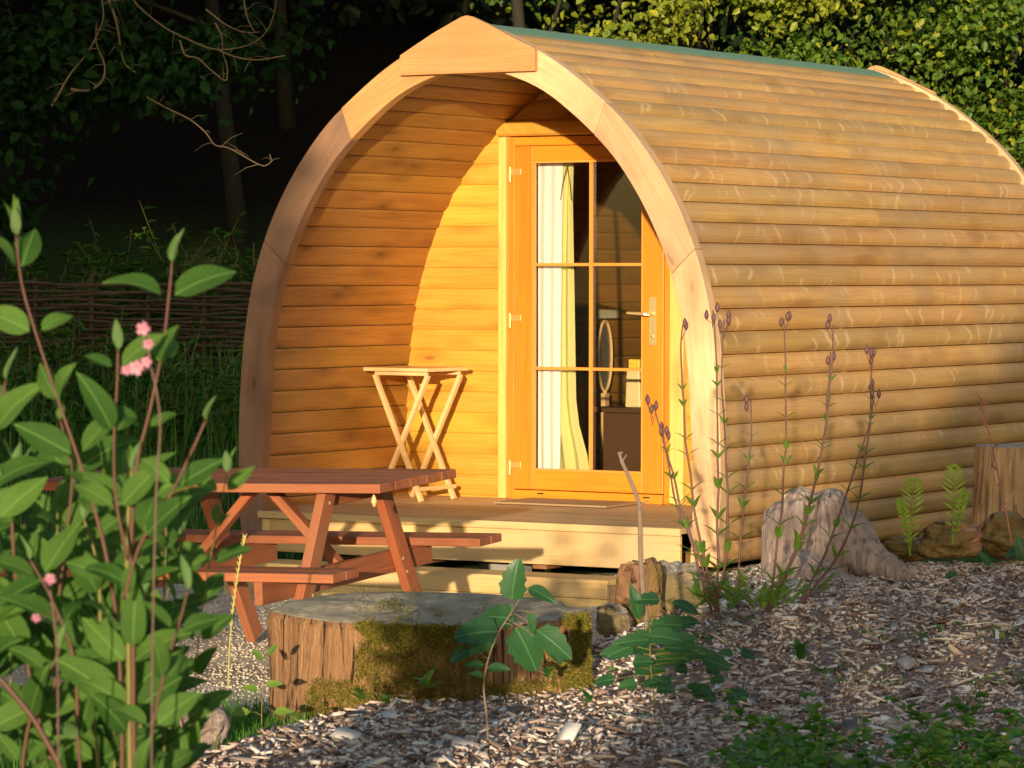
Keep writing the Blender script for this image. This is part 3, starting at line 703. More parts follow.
# things in the cabin
IXW = -(1.424-.075)
CX = -1.285; p = onX(598, 310, CX); q = onX(620, 318, CX)
mb = MB(); mb.box((CX, (p.y+q.y)/2, (p.z+q.z)/2), (.003, 0, 0), (0, abs(q.y-p.y)/2, 0), (0, 0, abs(p.z-q.z)/2)); mb.build('wall_card', M['white'], None, label='small blank cream card on the cabin wall seen through the glass', cat='card')
ptop = onX(605, 321, IXW+.06); pbot = onX(605, 391, IXW+.06); c = (ptop+pbot)/2; rz = (ptop.z-pbot.z)/2
mir = empty('wall_mirror', tuple(c), 'narrow oval mirror with pale rim on the cabin wall', 'mirror')
ring = [Vector((c.x, c.y+.085*sin(a), c.z+rz*cos(a))) for a in np.linspace(0, 2*pi, 37)]
mb = MB(); mb.tube(ring, .009, 6, cap=False); mb.build('rim', M['pale'], mir)
mb = MB(); mb.prism([(.075*sin(a), (rz-.01)*cos(a)) for a in np.linspace(0, 2*pi, 33)[:-1]], (0,1,0), (0,0,1), (c.x-.01, c.y, c.z), (.006, 0, 0)); mb.build('mirror_face', M['mirror'], mir)
p = onX(603, 393, IXW+.1); q = onX(607, 438, IXW+.1)
mb = MB(); mb.box((IXW+.1, (p.y+q.y)/2, (p.z+DZ)/2), (.015, 0, 0), (0, abs(p.y-q.y)/2, 0), (0, 0, (p.z-DZ)/2-.001)); mb.tube([(IXW+.1, (p.y+q.y)/2, p.z-.002), (IXW+.1, (p.y+q.y)/2, p.z+.015)], [.012, .012], 8)
mb.build('floor_post', M['pale'], None, label='pale wooden post standing below the oval mirror inside the cabin', cat='post')
YC = DW+.62
p = onY(592, 407, YC); q = onY(668, 412, YC)
cab = empty('cabinet', (q.x-.1, YC+.2, DZ), 'dark brown cabinet inside the cabin behind the right half of the door', 'cabinet')
mb = MB(); mb.box(((p.x+q.x)/2+.03, YC+.2, p.z-.015), ((q.x-p.x)/2+.05, 0, 0), (0, .2, 0), (0, 0, .014)); mb.build('top', M['darkwood'], cab, bevel=.004)
mb = MB(); mb.box(((p.x+q.x)/2+.06, YC+.2, (DZ-.04+p.z-.03)/2), ((q.x-p.x)/2, 0, 0), (0, .18, 0), (0, 0, (p.z-.03-DZ+.04)/2-.001)); mb.build('carcass', M['darkwood'], cab, bevel=.004)
c = onY(636, 406, YC+.12); t_ = onY(636, 356, YC+.12); H = t_.z-c.z
kt = empty('water_container', (c.x, YC+.12, p.z), 'cream container with yellow lid standing on the dark cabinet', 'container')
mb = MB(); mb.prism([(-.05, 0), (.05, 0), (.045, H*.45), (.04, H*.78), (-.04, H*.78), (-.045, H*.45)], (1,0,0), (0,0,1), (c.x, YC+.08, p.z), (0, .09, 0)); mb.build('body', M['cream'], kt, bevel=.008)
mb = MB(); mb.box((c.x+.004, YC+.125, p.z+H*.87), (.036, 0, 0), (0, .04, 0), (0, 0, H*.09)); mb.build('lid', M['yellow'], kt, bevel=.006)
mb = MB(); mb.tube([(c.x-.052, YC+.125, p.z+H*.72), (c.x-.062, YC+.125, p.z+H*.6), (c.x-.06, YC+.125, p.z+H*.35), (c.x-.05, YC+.125, p.z+H*.25)], .004, 6); mb.build('handle', M['white'], kt)

for o in COL.objects:                    # the whole cabin with what is in it stands 5 cm further back
    if o.parent is None and o.get('category') in ('cabin', 'step', 'door mat', 'curtain', 'card', 'mirror', 'post', 'cabinet', 'container'): o.location.y += YS

# ------------------------------------------------------------------ folding side table on the porch
def side_table():
    N0 = W(-.462, 19.18); th = radians(-4.0); X = Vector((cos(th), sin(th), 0)); Y = Vector((-sin(th), cos(th), 0))
    wx, wy = .43, .40; o0 = N0 - X*wx; o0.z = DZ
    H = .718
    t = empty('folding_table', tuple(o0+X*wx/2+Y*wy/2), 'small pale wooden folding table with crossed legs on the porch deck', 'table')
    P = lambda x, y, z: o0+X*x+Y*y+Vector((0, 0, z))
    mb = MB(); mb.box(P(wx/2, wy/2, H), X*wx/2, Y*wy/2, Vector((0, 0, .010))); mb.build('tabletop', M['pale'], t, bevel=.004)
    for y in (.035, wy-.06):
        for s in (0, 1):
            yy = y+(.0125 if s else -.0125)
            xa, xb = (.065, .40) if s == 0 else (wx-.03, .0)
            if s == 0: top, bot = P(xa, yy, H-.03), P(xa+.315, yy, .003)
            else: top, bot = P(wx-.025, yy, H-.03), P(.075, yy, .003)
            mb = MB(); mb.beam(top, bot, .022, .030, up=Y); mb.build('leg', M['pale'], t, bevel=.003)
    for y in (.035, wy-.06): mb = MB(); mb.beam(P(.06, y, H-.022), P(wx-.02, y, H-.022), .022, .02); mb.build('top_rail', M['pale'], t, bevel=.003)
    for x in (.358, .10): mb = MB(); mb.beam(P(x, .0, .07), P(x, wy-.03, .07), .018, .022); mb.build('foot_rail', M['pale'], t, bevel=.003)
side_table()

# ------------------------------------------------------------------ picnic table
def picnic():
    O = Vector((1.541, -2.895, -.179)); yaw, a, b = .101, .020, .038
    X = Vector((cos(yaw), sin(yaw), a)).normalized(); Y = Vector((-sin(yaw), cos(yaw), b)); Y = (Y-X*X.dot(Y)).normalized(); Z = X.cross(Y)
    P = lambda u, v, w: O+X*u+Y*v+Z*w
    L = 1.68
    t = empty('picnic_table', tuple(P(-L/2, 0, 0)), 'red-brown stained picnic table with joined benches on the gravel', 'picnic table')
    tw, H = .717, .748
    mb = MB(); nb = 5; w = tw/nb
    for i in range(nb): mb.box(P(-L/2, -tw/2+w*(i+.5), H-.019), X*L/2, Y*(w/2-.0008), Z*.019)
    mb.build('tabletop', M['picnic'], t, bevel=.004)
    for s in (-1, 1):
        mb = MB()
        for q in (0, 1):
            v = s*(.561+.0575+q*.1155); mb.box(P(-L/2, v, .431-.018), X*L/2, Y*.0555, Z*.018)
        mb.build('bench_seat', M['picnic'], t, bevel=.004)
    for ur in (-.307, -1.16):
        for s in (-1, 1):
            mb = MB(); mb.beam(P(ur, s*.234, H-.042), P(ur, s*.646, -.03), .042, .088, up=Y); mb.build('leg', M['picnic'], t, bevel=.004)
        sg = -1 if ur > -.7 else 1
        if ur > -.7:
            for v_, w_ in ((.395, .36), (.43, .30), (-.395, .36), (-.43, .30), (.255, .66), (-.255, .66)):
                mb = MB(); c_ = P(ur+.022, v_, w_); mb.tube([c_, c_+X*.006], [.008, .007], 8); mb.build('bolt', M['brass'], t)
        mb = MB(); mb.beam(P(ur+sg*.042, -.77, .431-.085), P(ur+sg*.042, .77, .431-.085), .038, .095, up=Z); mb.build('cross_bearer', M['picnic'], t, bevel=.004)
        mb = MB(); mb.beam(P(ur+sg*.042, -.2, H-.075), P(ur+sg*.042, .27, H-.075), .038, .07, up=Z); mb.build('top_bearer', M['picnic'], t, bevel=.004)
        mb = MB(); mb.beam(P(ur+sg*.075, 0, .431-.06), P(-.735-sg*.03, 0, H-.045), .038, .06, up=Y); mb.build('brace', M['picnic'], t, bevel=.004)
    c = P(-.035, -tw/2+.015, H-.044)
    mb = MB(); mb.tube([c, c-Z*.012, c-Z*.03, c-Z*.048], [.003, .009, .012, .004], 8); mb.build('cloth_weight', M['pale'], None, label='tiny pale weight hanging under the corner of the picnic tabletop', cat='weight')
picnic()

# ------------------------------------------------------------------ stumps, logs, stones
def lumpy(name, base, rings, mat, n=56, jag=.0, amp=.02, seed=0, flute=0.0, label='', cat='tree stump', sq=2.0, tilt=0, tiltx=0):
    """rings: (z, rx, ry, ox, oy) in view-aligned axes; closed solid"""
    V = []; U = []; R0 = RH; D0 = FH; sd = Vector((seed*7.1, seed*3.3, seed))
    for j, (z, rx, ry, ox, oy) in enumerate(rings):
        for k in range(n):
            a = 2*pi*k/n; c_, s_ = cos(a), sin(a)
            r = 1/((abs(c_)**sq+abs(s_)**sq)**(1/sq))
            r *= 1+flute*sin(a*7+seed)*.5+flute*sin(a*11+2)*.4 + amp/ max(rx, .01)*noise.noise(Vector((c_*2.2, s_*2.2, z*1.5))+sd)*2 + amp*.4/max(rx, .01)*noise.noise(Vector((c_*9, s_*9, z*3))+sd)
            zz = z+(jag*noise.noise(Vector((c_*1.5, s_*1.5, 4))+sd) if j >= len(rings)*.6 else 0)
            p = R0*(c_*rx*r+ox)+D0*(s_*ry*r+oy)
            if j >= len(rings)*.3: zz += tilt*(s_*ry*r+oy)+tiltx*(c_*rx*r)
            V.append((p.x, p.y, zz)); U.append((k/n, z))
    F = [(j*n+k, j*n+(k+1) % n, (j+1)*n+(k+1) % n, (j+1)*n+k) for j in range(len(rings)-1) for k in range(n)]
    me = bpy.data.meshes.new(name); me.from_pydata(V, [], F+[list(range(n))[::-1], list(range((len(rings)-1)*n, len(rings)*n))])
    me.materials.append(mat); o = bpy.data.objects.new(name, me); COL.objects.link(o); o.location = base
    for p in me.polygons: p.use_smooth = len(p.vertices) == 4
    return finish(o, name, None, label, cat)
def topped(rings, k=6, drop=.02):
    z, rx, ry, ox, oy = rings[-1]; out = list(rings)
    out.append((z+.004, rx*.97, ry*.97, ox, oy))
    for i in range(1, k): f = 1-i/k; out.append((z+.006-drop*(1-f)*.6, rx*.96*f, ry*.96*f, ox, oy))
    return out
# big mossy stump
bs = at(428, 640, 12.75); bz = -.36
big = empty('mossy_stump', (bs.x, bs.y, bz), 'large wide tree stump with moss on its front beside the mulch bed', 'tree stump')
topz = at(432, 609, 12.75).z
Hs = topz-bz
rings = topped([(0, .60, .44, 0, 0), (Hs*.3, .565, .40, 0, 0), (Hs*.6, .545, .38, 0, 0), (Hs*.85, .54, .37, 0, 0), (Hs*.96, .54, .365, 0, 0), (Hs, .53, .355, 0, 0)], 7, .012)
o = lumpy('stump_body', (0,0,0), rings, M['stumpA'], 96, .03, .03, 3, .018, sq=2.5, tilt=.08, tiltx=-.012); 
for key in ('label', 'category'):
    if key in o: del o[key]
o.parent = big
V0 = np.array([v.co[:] for v in o.data.vertices]); nfr = 96
# moss tufts on the front and part of the top
def moss_on(par, base, pts, nrmls, n, size, mat=M['mosstuft']):
    idx = rng.integers(0, len(pts), n); P = pts[idx]+rng.normal(0, .007, (n, 3))+nrmls[idx]*rng.random((n, 1))**2*.018*(1+1.2*np.sin(pts[idx][:, :1]*23)*np.sin(pts[idx][:, 2:]*31)); N = nrm(nrmls[idx]+rng.normal(0, .5, (n, 3)))
    T = nrm(N+rng.normal(0, .7, (n, 3))+np.array([[0,0,-.2]])); L = rng.uniform(.5, 1.2, n)*size
    V, F, U = leaf_arrays(P, T, np.cross(T, rng.normal(0, 1, (n, 3))), L, L*.35); return V, F, U
me = o.data; cand = []; cn = []
for p in me.polygons:
    c = p.center; n_ = p.normal
    u = c.dot(RH); d = c.dot(FH)
    if len(p.vertices) != 4: continue
    ns = noise.noise(Vector((u*3, c.z*3, 2)))
    front = d < -.1 and c.z < Hs+.01 and c.z > .05 and n_.z < .6 and (-.34+ns*.25 < u < .32+ns*.3 or (u > .42 and ns > -.1))
    tp = n_.z > .7 and noise.noise(Vector((u*3.5, d*5, 8))) > .1
    if front or tp:
        vs = [me.vertices[i].co for i in p.vertices]
        for _ in range(70 if front else 2):
            a_, b_ = random.random(), random.random(); q = vs[0].lerp(vs[1], a_).lerp(vs[3].lerp(vs[2], a_), b_)
            if not front and random.random() > .2: continue
            cand.append(q+Vector((0,0,0))); cn.append(n_)
cand = np.array([tuple(c) for c in cand]); cn = np.array([tuple(c) for c in cn])
V, F, U = moss_on(big, None, cand, cn, 60000, .0125)
mo = np_mesh('moss', V, F, M['mosstuft'], None, uv=U); mo.parent = big

def remeshed(name, parts, mat, voxel, label, cat, disp=.012, dscale=.07, keep=None):
    mb = MB()
    for pts, rad in parts: mb.tube(pts, rad, 12)
    o = mb.build(name, mat, None, label=label, cat=cat)
    r = o.modifiers.new('r', 'REMESH'); r.mode = 'VOXEL'; r.voxel_size = voxel; r.use_smooth_shade = True
    dg = bpy.context.evaluated_depsgraph_get(); me = bpy.data.meshes.new_from_object(o.evaluated_get(dg)); o.modifiers.clear()
    for v in me.vertices:
        q = v.co; n_ = v.normal
        v.co = q+n_*(disp*noise.noise(Vector((q.x/dscale, q.y/dscale, q.z/dscale*.35)))+disp*.5*noise.noise(Vector((q.x/dscale*3, q.y/dscale*3, q.z/dscale*.7)))-disp*.6*max(0, .12-abs(noise.noise(Vector((q.x/dscale*1.3, q.y/dscale*1.3, q.z/dscale*.2+5)))))/.12)
    me.materials.clear(); me.materials.append(mat); o.data = me
    for p in me.polygons: p.use_smooth = True
    return o
# grey stump with a long root
D = 16.6
A_ = lambda x, y, dd=0: at(x, y, D+dd)
remeshed('root_stump', [
    ([A_(812, 600), A_(812, 560), A_(812, 530), A_(810, 507), A_(808, 497)], [.25, .21, .19, .19, .17]),
    ([A_(790, 600, -.05), A_(786, 560, -.05), A_(784, 525, -.05), A_(780, 510, -.05)], [.13, .12, .10, .06]),
    ([A_(840, 600, .05), A_(840, 560, .05), A_(842, 530, .05), A_(842, 512, .05)], [.18, .16, .13, .10]),
    ([A_(800, 520, .02), A_(798, 492, .02), A_(797, 487, .02)], [.10, .07, .03]), ([A_(828, 520, .02), A_(832, 497, .02), A_(834, 488, .02)], [.12, .08, .03]), ([A_(773, 560), A_(772, 512), A_(771, 505)], [.05, .045, .02]),
    ([A_(842, 535, -.05), A_(858, 552, -.12), A_(878, 566, -.2), A_(900, 577, -.28), A_(924, 582, -.32)], [.14, .12, .085, .06, .03]),
    ([A_(800, 575, -.15), A_(830, 590, -.35), A_(862, 596, -.45), A_(890, 600, -.5)], [.13, .10, .07, .04]),
    ([A_(785, 575, -.1), A_(768, 600, -.2), A_(752, 615, -.3)], [.10, .07, .03])],
    M['stumpB'], .010, 'grey weathered tree stump with a spreading root beside the cladding', 'tree stump', .017, .10)
# pale round stump at the far right
p = at(1016, 520, 17.6); Ht = at(1016, 446, 17.6).z-(p.z-.12)
rings = topped([(0, .25, .25, 0, 0), (Ht*.2, .225, .22, 0, 0), (Ht*.6, .21, .21, 0, 0), (Ht, .205, .205, 0, 0)], 6, .008)
lumpy('sawn_stump', (p.x, p.y, p.z-.12), rings, M['stumpC'], 64, .008, .012, 5, .02, label='pale upright sawn stump against the cladding at the bed edge')
# old logs and stones round the bed edge
def boulder(px_, py_, d, rx, ry, rz, mat, name, label, cat, seed, sink=.3, aniso=(1, 1, 1)):
    c = at(px_, py_, d); bm = bmesh.new(); bmesh.ops.create_icosphere(bm, subdivisions=5, radius=1)
    sd = Vector((seed*3.7, seed*1.3, seed*5.9))
    for v in bm.verts:
        q = v.co.copy(); k = Vector((q.x*aniso[0], q.y*aniso[1], q.z*aniso[2]))
        r = 1+.34*noise.noise(k*1.0+sd)+.16*noise.noise(k*2.6+sd)+.06*noise.noise(k*6+sd)+.025*noise.noise(k*14+sd)
        cell = noise.voronoi(k*1.7+sd)[0][0]; r -= .12*max(0, .35-cell)
        q = q*r; v.co = RH*(q.x*rx)+FH*(q.y*ry)+Vector((0, 0, q.z*rz))
    me = bpy.data.meshes.new(name); bm.to_mesh(me); bm.free(); me.materials.append(mat)
    for p in me.polygons: p.use_smooth = True
    o = bpy.data.objects.new(name, me); COL.objects.link(o); o.location = c
    return finish(o, name, None, label, cat)
boulder(674, 600, 14.9, .16, .15, .17, M['rock'], 'mossy_stone', 'mottled grey stone below the right foot of the arch', 'stone', 2)
c = at(641, 612, 14.5)
lumpy('rotten_log', (c.x, c.y, c.z-.06), topped([(0, .10, .09, 0, 0), (.08, .085, .08, 0, 0), (.16, .08, .07, .005, 0), (.22, .075, .06, .01, 0), (.255, .06, .05, .012, 0)], 4, .02), M['logD'], 40, .05, .04, 9, .05, label='brown upright rotten log piece left of the mottled grey stone', cat='log')
boulder(614, 622, 14.1, .07, .07, .07, M['rock'], 'pale_stone', 'small pale stone next to the right end of the mossy stump', 'stone', 4)
boulder(700, 622, 14.4, .10, .10, .06, M['rock'], 'flat_stone', 'low flat stone beneath the seed stalks', 'stone', 6)
boulder(1008, 536, 16.7, .13, .16, .10, M['logD'], 'rotten_log', 'orange-brown log end under the pale sawn stump', 'log', 13, aniso=(.6, 1, 1.6))
boulder(952, 540, 16.4, .14, .1, .09, M['logD'], 'rotten_log', 'dark reddish log between the fern and the orange-brown log', 'log', 17, aniso=(.6, 1, 1.6))
boulder(905, 548, 16.7, .12, .12, .06, M['logD'], 'rotten_log', 'low brown log piece behind the long grey root', 'log', 21)
boulder(205, 722, 11.7, .075, .12, .09, M['stumpB'], 'broken_root', 'dark splintered root lying on the grass left of the mossy stump', 'root', 25)

# ------------------------------------------------------------------ plants
def big_leaf(P, T, N, L, Wd, droop=.25, fold=.22, wav=.04, nseg=9, shape='ov', seed=0):
    """one curved leaf as a strip grid: 5 columns"""
    T = T.normalized(); S = T.cross(N).normalized(); N = S.cross(T)
    V = []; U = []; cols = (-1, -.5, 0, .5, 1); ph = random.uniform(0, 6)
    p = P.copy(); dirv = T.copy(); ang = droop/nseg
    for j in range(nseg+1):
        t = j/nseg
        if shape == 'ov': w = Wd*.5*(sin(pi*min(1, t**.72))**.85)*(1 if t < .97 else .4)
        elif shape == 'round': w = Wd*.5*(sin(pi*t**.6)**.55)
        else: w = Wd*.5*sin(pi*t)
        if j == nseg: w = .0006
        nn = S.cross(dirv)
        for c in cols:
            ed = wav*L*sin(t*9+ph+c)*abs(c)
            if shape == 'round': w_ = w*(1+.12*sin(t*25)*abs(c))
            else: w_ = w
            q = p+S*(c*w_)+nn*(abs(c)*w*fold*2*.5+ed*.35); V.append(tuple(q)); U.append((.5+c*.5*max(w, .001)/(Wd*.5), t))
        p = p+dirv*(L/nseg)
        dirv = (dirv*cos(ang)-nn*sin(ang)).normalized()
    F = [(j*5+i, j*5+i+1, (j+1)*5+i+1, (j+1)*5+i) for j in range(nseg) for i in range(4)]
    return np.array(V), np.array(F), np.array(U)
def nvec(x, y, z): return RH*x+FH*y+Vector((0, 0, z))

shrub_base = W(-.62, 5.75); shrub = empty('dogwood_shrub', (shrub_base.x, shrub_base.y, zt(-.62, 5.75)), 'leafy green dogwood shrub with reddish stems in front of the picnic table', 'shrub')
LV = []
def path(pts, d):
    out = []
    for q in pts: out.append(at(q[0], q[1], d+(q[2] if len(q) > 2 else 0)))
    return out
def catmull(P, k=6):
    D = []
    for i in range(len(P)-1):
        a, b, c, d = P[max(i-1, 0)], P[i], P[i+1], P[min(i+2, len(P)-1)]
        for j in range(k):
            t = j/k; D.append(.5*((2*b)+(c-a)*t+(2*a-5*b+4*c-d)*t*t+(-a+3*b-3*c+d)*t**3))
    D.append(P[-1]); return D
def stem(pts, d, r0, r1, mat, leaves=True, spacing=.10, lmin=.085, lmax=.128, start=.1, top=True, par=shrub, ls=LV):
    P = catmull(path(pts, d)); n = len(P); mb = MB(); mb.tube(P, [r0+(r1-r0)*i/(n-1) for i in range(n)], 7); mb.build('stem', mat, par, smooth=True)
    if not leaves: return
    L = [0]
    for i in range(1, n): L.append(L[-1]+(P[i]-P[i-1]).length)
    s = start; k = random.randint(0, 1)
    while s < L[-1]-.01:
        i = max(1, int(np.searchsorted(L, s))); i = min(i, n-1); p = P[i-1].lerp(P[i], (s-L[i-1])/(L[i]-L[i-1]+1e-9)); tdir = (P[i]-P[i-1]).normalized()
        az = (k % 2)*pi/2+random.uniform(-.5, .5)
        for sg in (0, pi):
            a = az+sg; side = nvec(cos(a), sin(a)*.75, 0); T = (side+tdir*random.uniform(.5, 1.3)).normalized(); N = tdir*.6-FH*random.uniform(.3, .95)+RH*random.uniform(-.25, .25); N = (N-T*N.dot(T)).normalized()
            ln = random.uniform(lmin, lmax)*random.choice((1, 1, .8, .6)); pet = p+T*.012
            ls.append(big_leaf(pet, T, N, ln, ln*random.uniform(.38, .5), droop=random.uniform(.3, 1.1), fold=random.uniform(.15, .4)))
        s += spacing*random.uniform(.85, 1.15); k += 1
    if top:
        for sg in (0, pi):
            a = random.uniform(0, pi)+sg; T = (nvec(cos(a)*.35, sin(a)*.35, 1)).normalized(); N = (nvec(-cos(a), -sin(a), .3)).normalized()
            ls.append(big_leaf(P[-1], T, N, random.uniform(.04, .065), .017, droop=.2, fold=.5))
D0 = 5.7
stem([(132, 1150), (133, 900), (130, 768), (128, 620), (127, 540), (132, 470)], D0, .0055, .0035, M['stemgreen'], start=.55, spacing=.13)
stem([(136, 1150), (137, 900), (134, 768), (133, 640), (131, 560), (136, 470), (150, 410), (163, 345), (170, 285), (172, 262)], D0, .0052, .0018, M['stemred'], start=.7, spacing=.115)
stem([(112, 1150), (116, 900), (122, 768), (118, 640), (105, 550), (82, 470), (58, 400), (38, 340), (22, 285), (16, 235)], D0+.05, .0050, .0018, M['stemred'], start=.72, spacing=.105)
stem([(128, 560), (116, 500), (114, 440), (117, 385), (118, 350)], D0-.05, .003, .002, M['stemred'], start=.08, spacing=.11)
stem([(124, 600), (140, 545), (168, 500), (190, 455), (206, 420)], D0-.1, .0032, .002, M['stemred'], start=.10, spacing=.105, lmin=.1, lmax=.13)
stem([(140, 1100), (142, 820), (152, 730), (168, 660), (180, 620), (188, 590)], D0-.15, .0035, .002, M['stemred'], start=.42, spacing=.075, lmin=.075, lmax=.105)
stem([(70, 1100), (60, 820), (34, 700), (18, 600), (12, 520), (16, 470)], D0+.2, .005, .0025, M['stemred'], start=.4, spacing=.11)
stem([(60, 1100), (62, 820), (55, 700), (58, 610), (66, 540), (72, 470), (60, 420)], D0+.3, .004, .002, M['stemred'], start=.4, spacing=.11)
stem([(90, 1100), (86, 860), (78, 740), (74, 660), (52, 600), (30, 560)], D0+.1, .004, .002, M['stemred'], start=.4, spacing=.1)
stem([(-40, 1100), (-30, 860), (-12, 720), (-8, 600), (-15, 500), (-4, 430), (6, 380)], D0+.15, .004, .002, M['stemred'], start=.4, spacing=.1)
stem([(100, 1100), (104, 860), (98, 760), (92, 690), (100, 620), (96, 560), (84, 520)], D0+.25, .004, .002, M['stemgreen'], start=.3, spacing=.09)
stem([(30, 1100), (28, 860), (22, 780), (30, 720), (46, 680), (60, 650)], D0+.1, .004, .002, M['stemred'], start=.3, spacing=.08)
stem([(160, 1100), (160, 860), (150, 760), (130, 700), (110, 660), (100, 620)], D0+.3, .004, .002, M['stemgreen'], start=.3, spacing=.08, lmin=.07, lmax=.1)
stem([(20, 1100), (60, 900), (70, 800), (40, 730), (10, 690), (-10, 670)], D0-.2, .006, .004, M['stemred'], leaves=False)
stem([(-100, 1100), (-90, 860), (-70, 700), (-60, 600), (-52, 480), (-60, 400)], D0+.3, .005, .002, M['stemred'], start=.3, spacing=.1)
for k in range(11):
    x0 = random.uniform(-40, 150) if k < 9 else random.uniform(60, 190); yt = random.uniform(430, 650) if x0 < 120 else random.uniform(600, 700); dd = D0+random.uniform(.15, .7); sw = random.uniform(-30, 30)
    stem([(x0*.5+50, 1150), (x0*.75+25, 860), (x0, 760), (x0+sw*.3, (760+yt)/2), (x0+sw, yt)], dd, .0028, .0014, M['stemred'] if k % 2 else M['stemgreen'], start=.25, spacing=.085, lmin=.08, lmax=.13)
for k in range(24):
    x0 = random.uniform(-30, 170) if k < 14 else random.uniform(95, 205); yt = random.uniform(470, 700) if k < 14 else random.uniform(440, 640); dd = D0+random.uniform(.4, 1.0); sw = random.uniform(-40, 40)
    stem([(x0*.6+40, 1100), (x0*.8+20, 860), (x0, 760), (x0+sw*.3, (760+yt)/2), (x0+sw, yt)], dd, .0025, .0012, M['stemred'] if k % 2 else M['stemgreen'], start=.3, spacing=.065, lmin=.055, lmax=.095)
# bud at the top of the left stem
pb = at(16, 235, D0+.05)
LV.append(big_leaf(pb, nvec(-.05, 0, 1), nvec(.3, -1, 0), .066, .012, droop=.05, fold=.5)); LV.append(big_leaf(pb+nvec(.003, .004, 0), nvec(-.03, .05, 1), nvec(-.3, 1, 0), .06, .012, droop=.05, fold=.5))
V, F, U = merge(LV); np_mesh('leaves', V, F, M['dogwood'], shrub, uv=U, smooth=True)
# pink flowers near the shrub
def flower_plant(pts, d, heads, label):
    P = catmull(path(pts, d)); b = P[0]
    t = empty('pink_flower', tuple(b), label, 'flower'); mb = MB(); mb.tube(P, .0016, 5)
    mb0 = mb
    for hx_, hy_, r in heads:
        c = at(hx_, hy_, d-.02); near = min(P, key=lambda q: (q-c).length); mb0.tube([near, near.lerp(c, .6)+Vector((0,0,-.004)), c+FH*.012], .0011, 5)
        fn = (-FH+RH*random.uniform(-.4, .4)+Vector((0,0,random.uniform(-.1, .5)))).normalized(); e1 = fn.orthogonal().normalized(); e2 = fn.cross(e1); hv = []
        for k in range(10):
            a = 2*pi*(k//2)/5+(.22 if k % 2 else -.22); T = (e1*cos(a)+e2*sin(a)+fn*.15).normalized(); hv.append(big_leaf(c-fn*.001+T*.0005, T, fn, r, r*.5, droop=.3, fold=.1, nseg=4))
        V, F, U = merge(hv); bl = np_mesh('bloom', V, F, M['pink'], t, uv=U)
        cal = MB(); cal.tube([c+FH*.013, c+FH*.006, c+FH*.001], [.0025, .0045, .003], 8); cal.build('calyx', M['stempurple'], None).parent = bl
    mb0.build('stalk', M['stempurple'], t)
flower_plant([(150, 1150), (152, 700), (156, 500), (160, 420), (150, 360), (143, 320)], 5.35, [(143, 329, .011), (148, 344, .009), (136, 368, .012), (146, 362, .009), (126, 370, .008)], 'pink campion flowers in a cluster near the top of the dogwood shrub')
flower_plant([(60, 1150), (58, 700), (54, 620), (50, 590)], 5.3, [(50, 579, .009), (36, 618, .007)], 'small pink flowers low among the dogwood stems')

# generic leafy seedlings
def seedling(name, px_, py_, d, pts, leaves, mat, label, cat, stemmat=M['twig'], r=.004):
    P = catmull(path(pts, d)); t = empty(name, tuple(P[0]), label, cat); mb = MB(); mb.tube(P, [r*(1-.5*i/len(P)) for i in range(len(P))], 6); ls = []
    for (lx_, ly_, ln, az, el, wr, shp) in leaves:
        c = at(lx_, ly_, d+random.uniform(-.06, .06)); near = min(P, key=lambda q: (q-c).length); mb.tube([near, near.lerp(c, .5)+Vector((0,0,.006)), c], .0013, 5)
        T = nvec(cos(az)*cos(el), random.uniform(-.5, .1), sin(el)).normalized(); N = nvec(random.uniform(-.2, .2), -.75, .65); N = (N-T*N.dot(T)).normalized()
        ls.append(big_leaf(c, T, N, ln, ln*wr, droop=.5, fold=.2, shape=shp))
    mb.build('stem', stemmat, t, smooth=True); V, F, U = merge(ls); np_mesh('leaves', V, F, mat, t, uv=U, smooth=True)
seedling('tree_seedling', 0, 0, 10.6, [(488, 752), (487, 720), (484, 680), (495, 640), (512, 612)], [
    (516, 620, .11, -2.9, .2, .8, 'round'), (512, 600, .13, 1.45, .9, .65, 'round'), (528, 588, .10, -.5, -.3, .5, 'ov'), (498, 632, .14, 3.05, .0, .75, 'round'), (515, 628, .15, -.9, -.8, .8, 'round'),
    (536, 630, .14, -.6, -.5, .6, 'round'), (545, 645, .08, -.7, -.6, .45, 'ov'), (497, 642, .10, 3.2, -.25, .5, 'ov'), (530, 612, .07, -1.2, -1.0, .4, 'ov'), (484, 665, .06, 3.4, .1, .5, 'ov'), (488, 668, .07, -.3, .1, .5, 'ov'),
    (484, 676, .05, 2.8, .3, .5, 'ov'), (470, 650, .07, 2.9, -.4, .7, 'round')], M['sap'], 'broad-leaved seedling growing in front of the mossy stump', 'seedling')
lv = []
for k in range(34):
    x = random.uniform(612, 745); y = random.uniform(622, 690); 
    if x > 690: y = random.uniform(645, 700)
    lv.append((x, y, random.uniform(.045, .10), random.choice([0, pi])+random.uniform(-.8, .8), random.uniform(-.3, .4), random.uniform(.6, .9), 'round'))
lv += [(650, 640, .12, 2.9, .05, .5, 'round'), (640, 620, .13, 2.0, 1.1, .35, 'ov'), (648, 636, .12, .1, .0, .6, 'round'), (660, 600, .09, 2.9, .1, .6, 'round'), (672, 602, .11, -.1, -.3, .4, 'ov'), (634, 668, .11, .3, .1, .7, 'round'), (655, 655, .10, -.4, -.2, .7, 'round')]
seedling('bramble', 0, 0, 11.6, [(655, 705), (652, 680), (650, 650), (652, 620), (668, 600)], lv, M['sap'], 'low broad-leaved bramble patch in front of the right arch foot', 'plant', M['stemgreen'], .003)
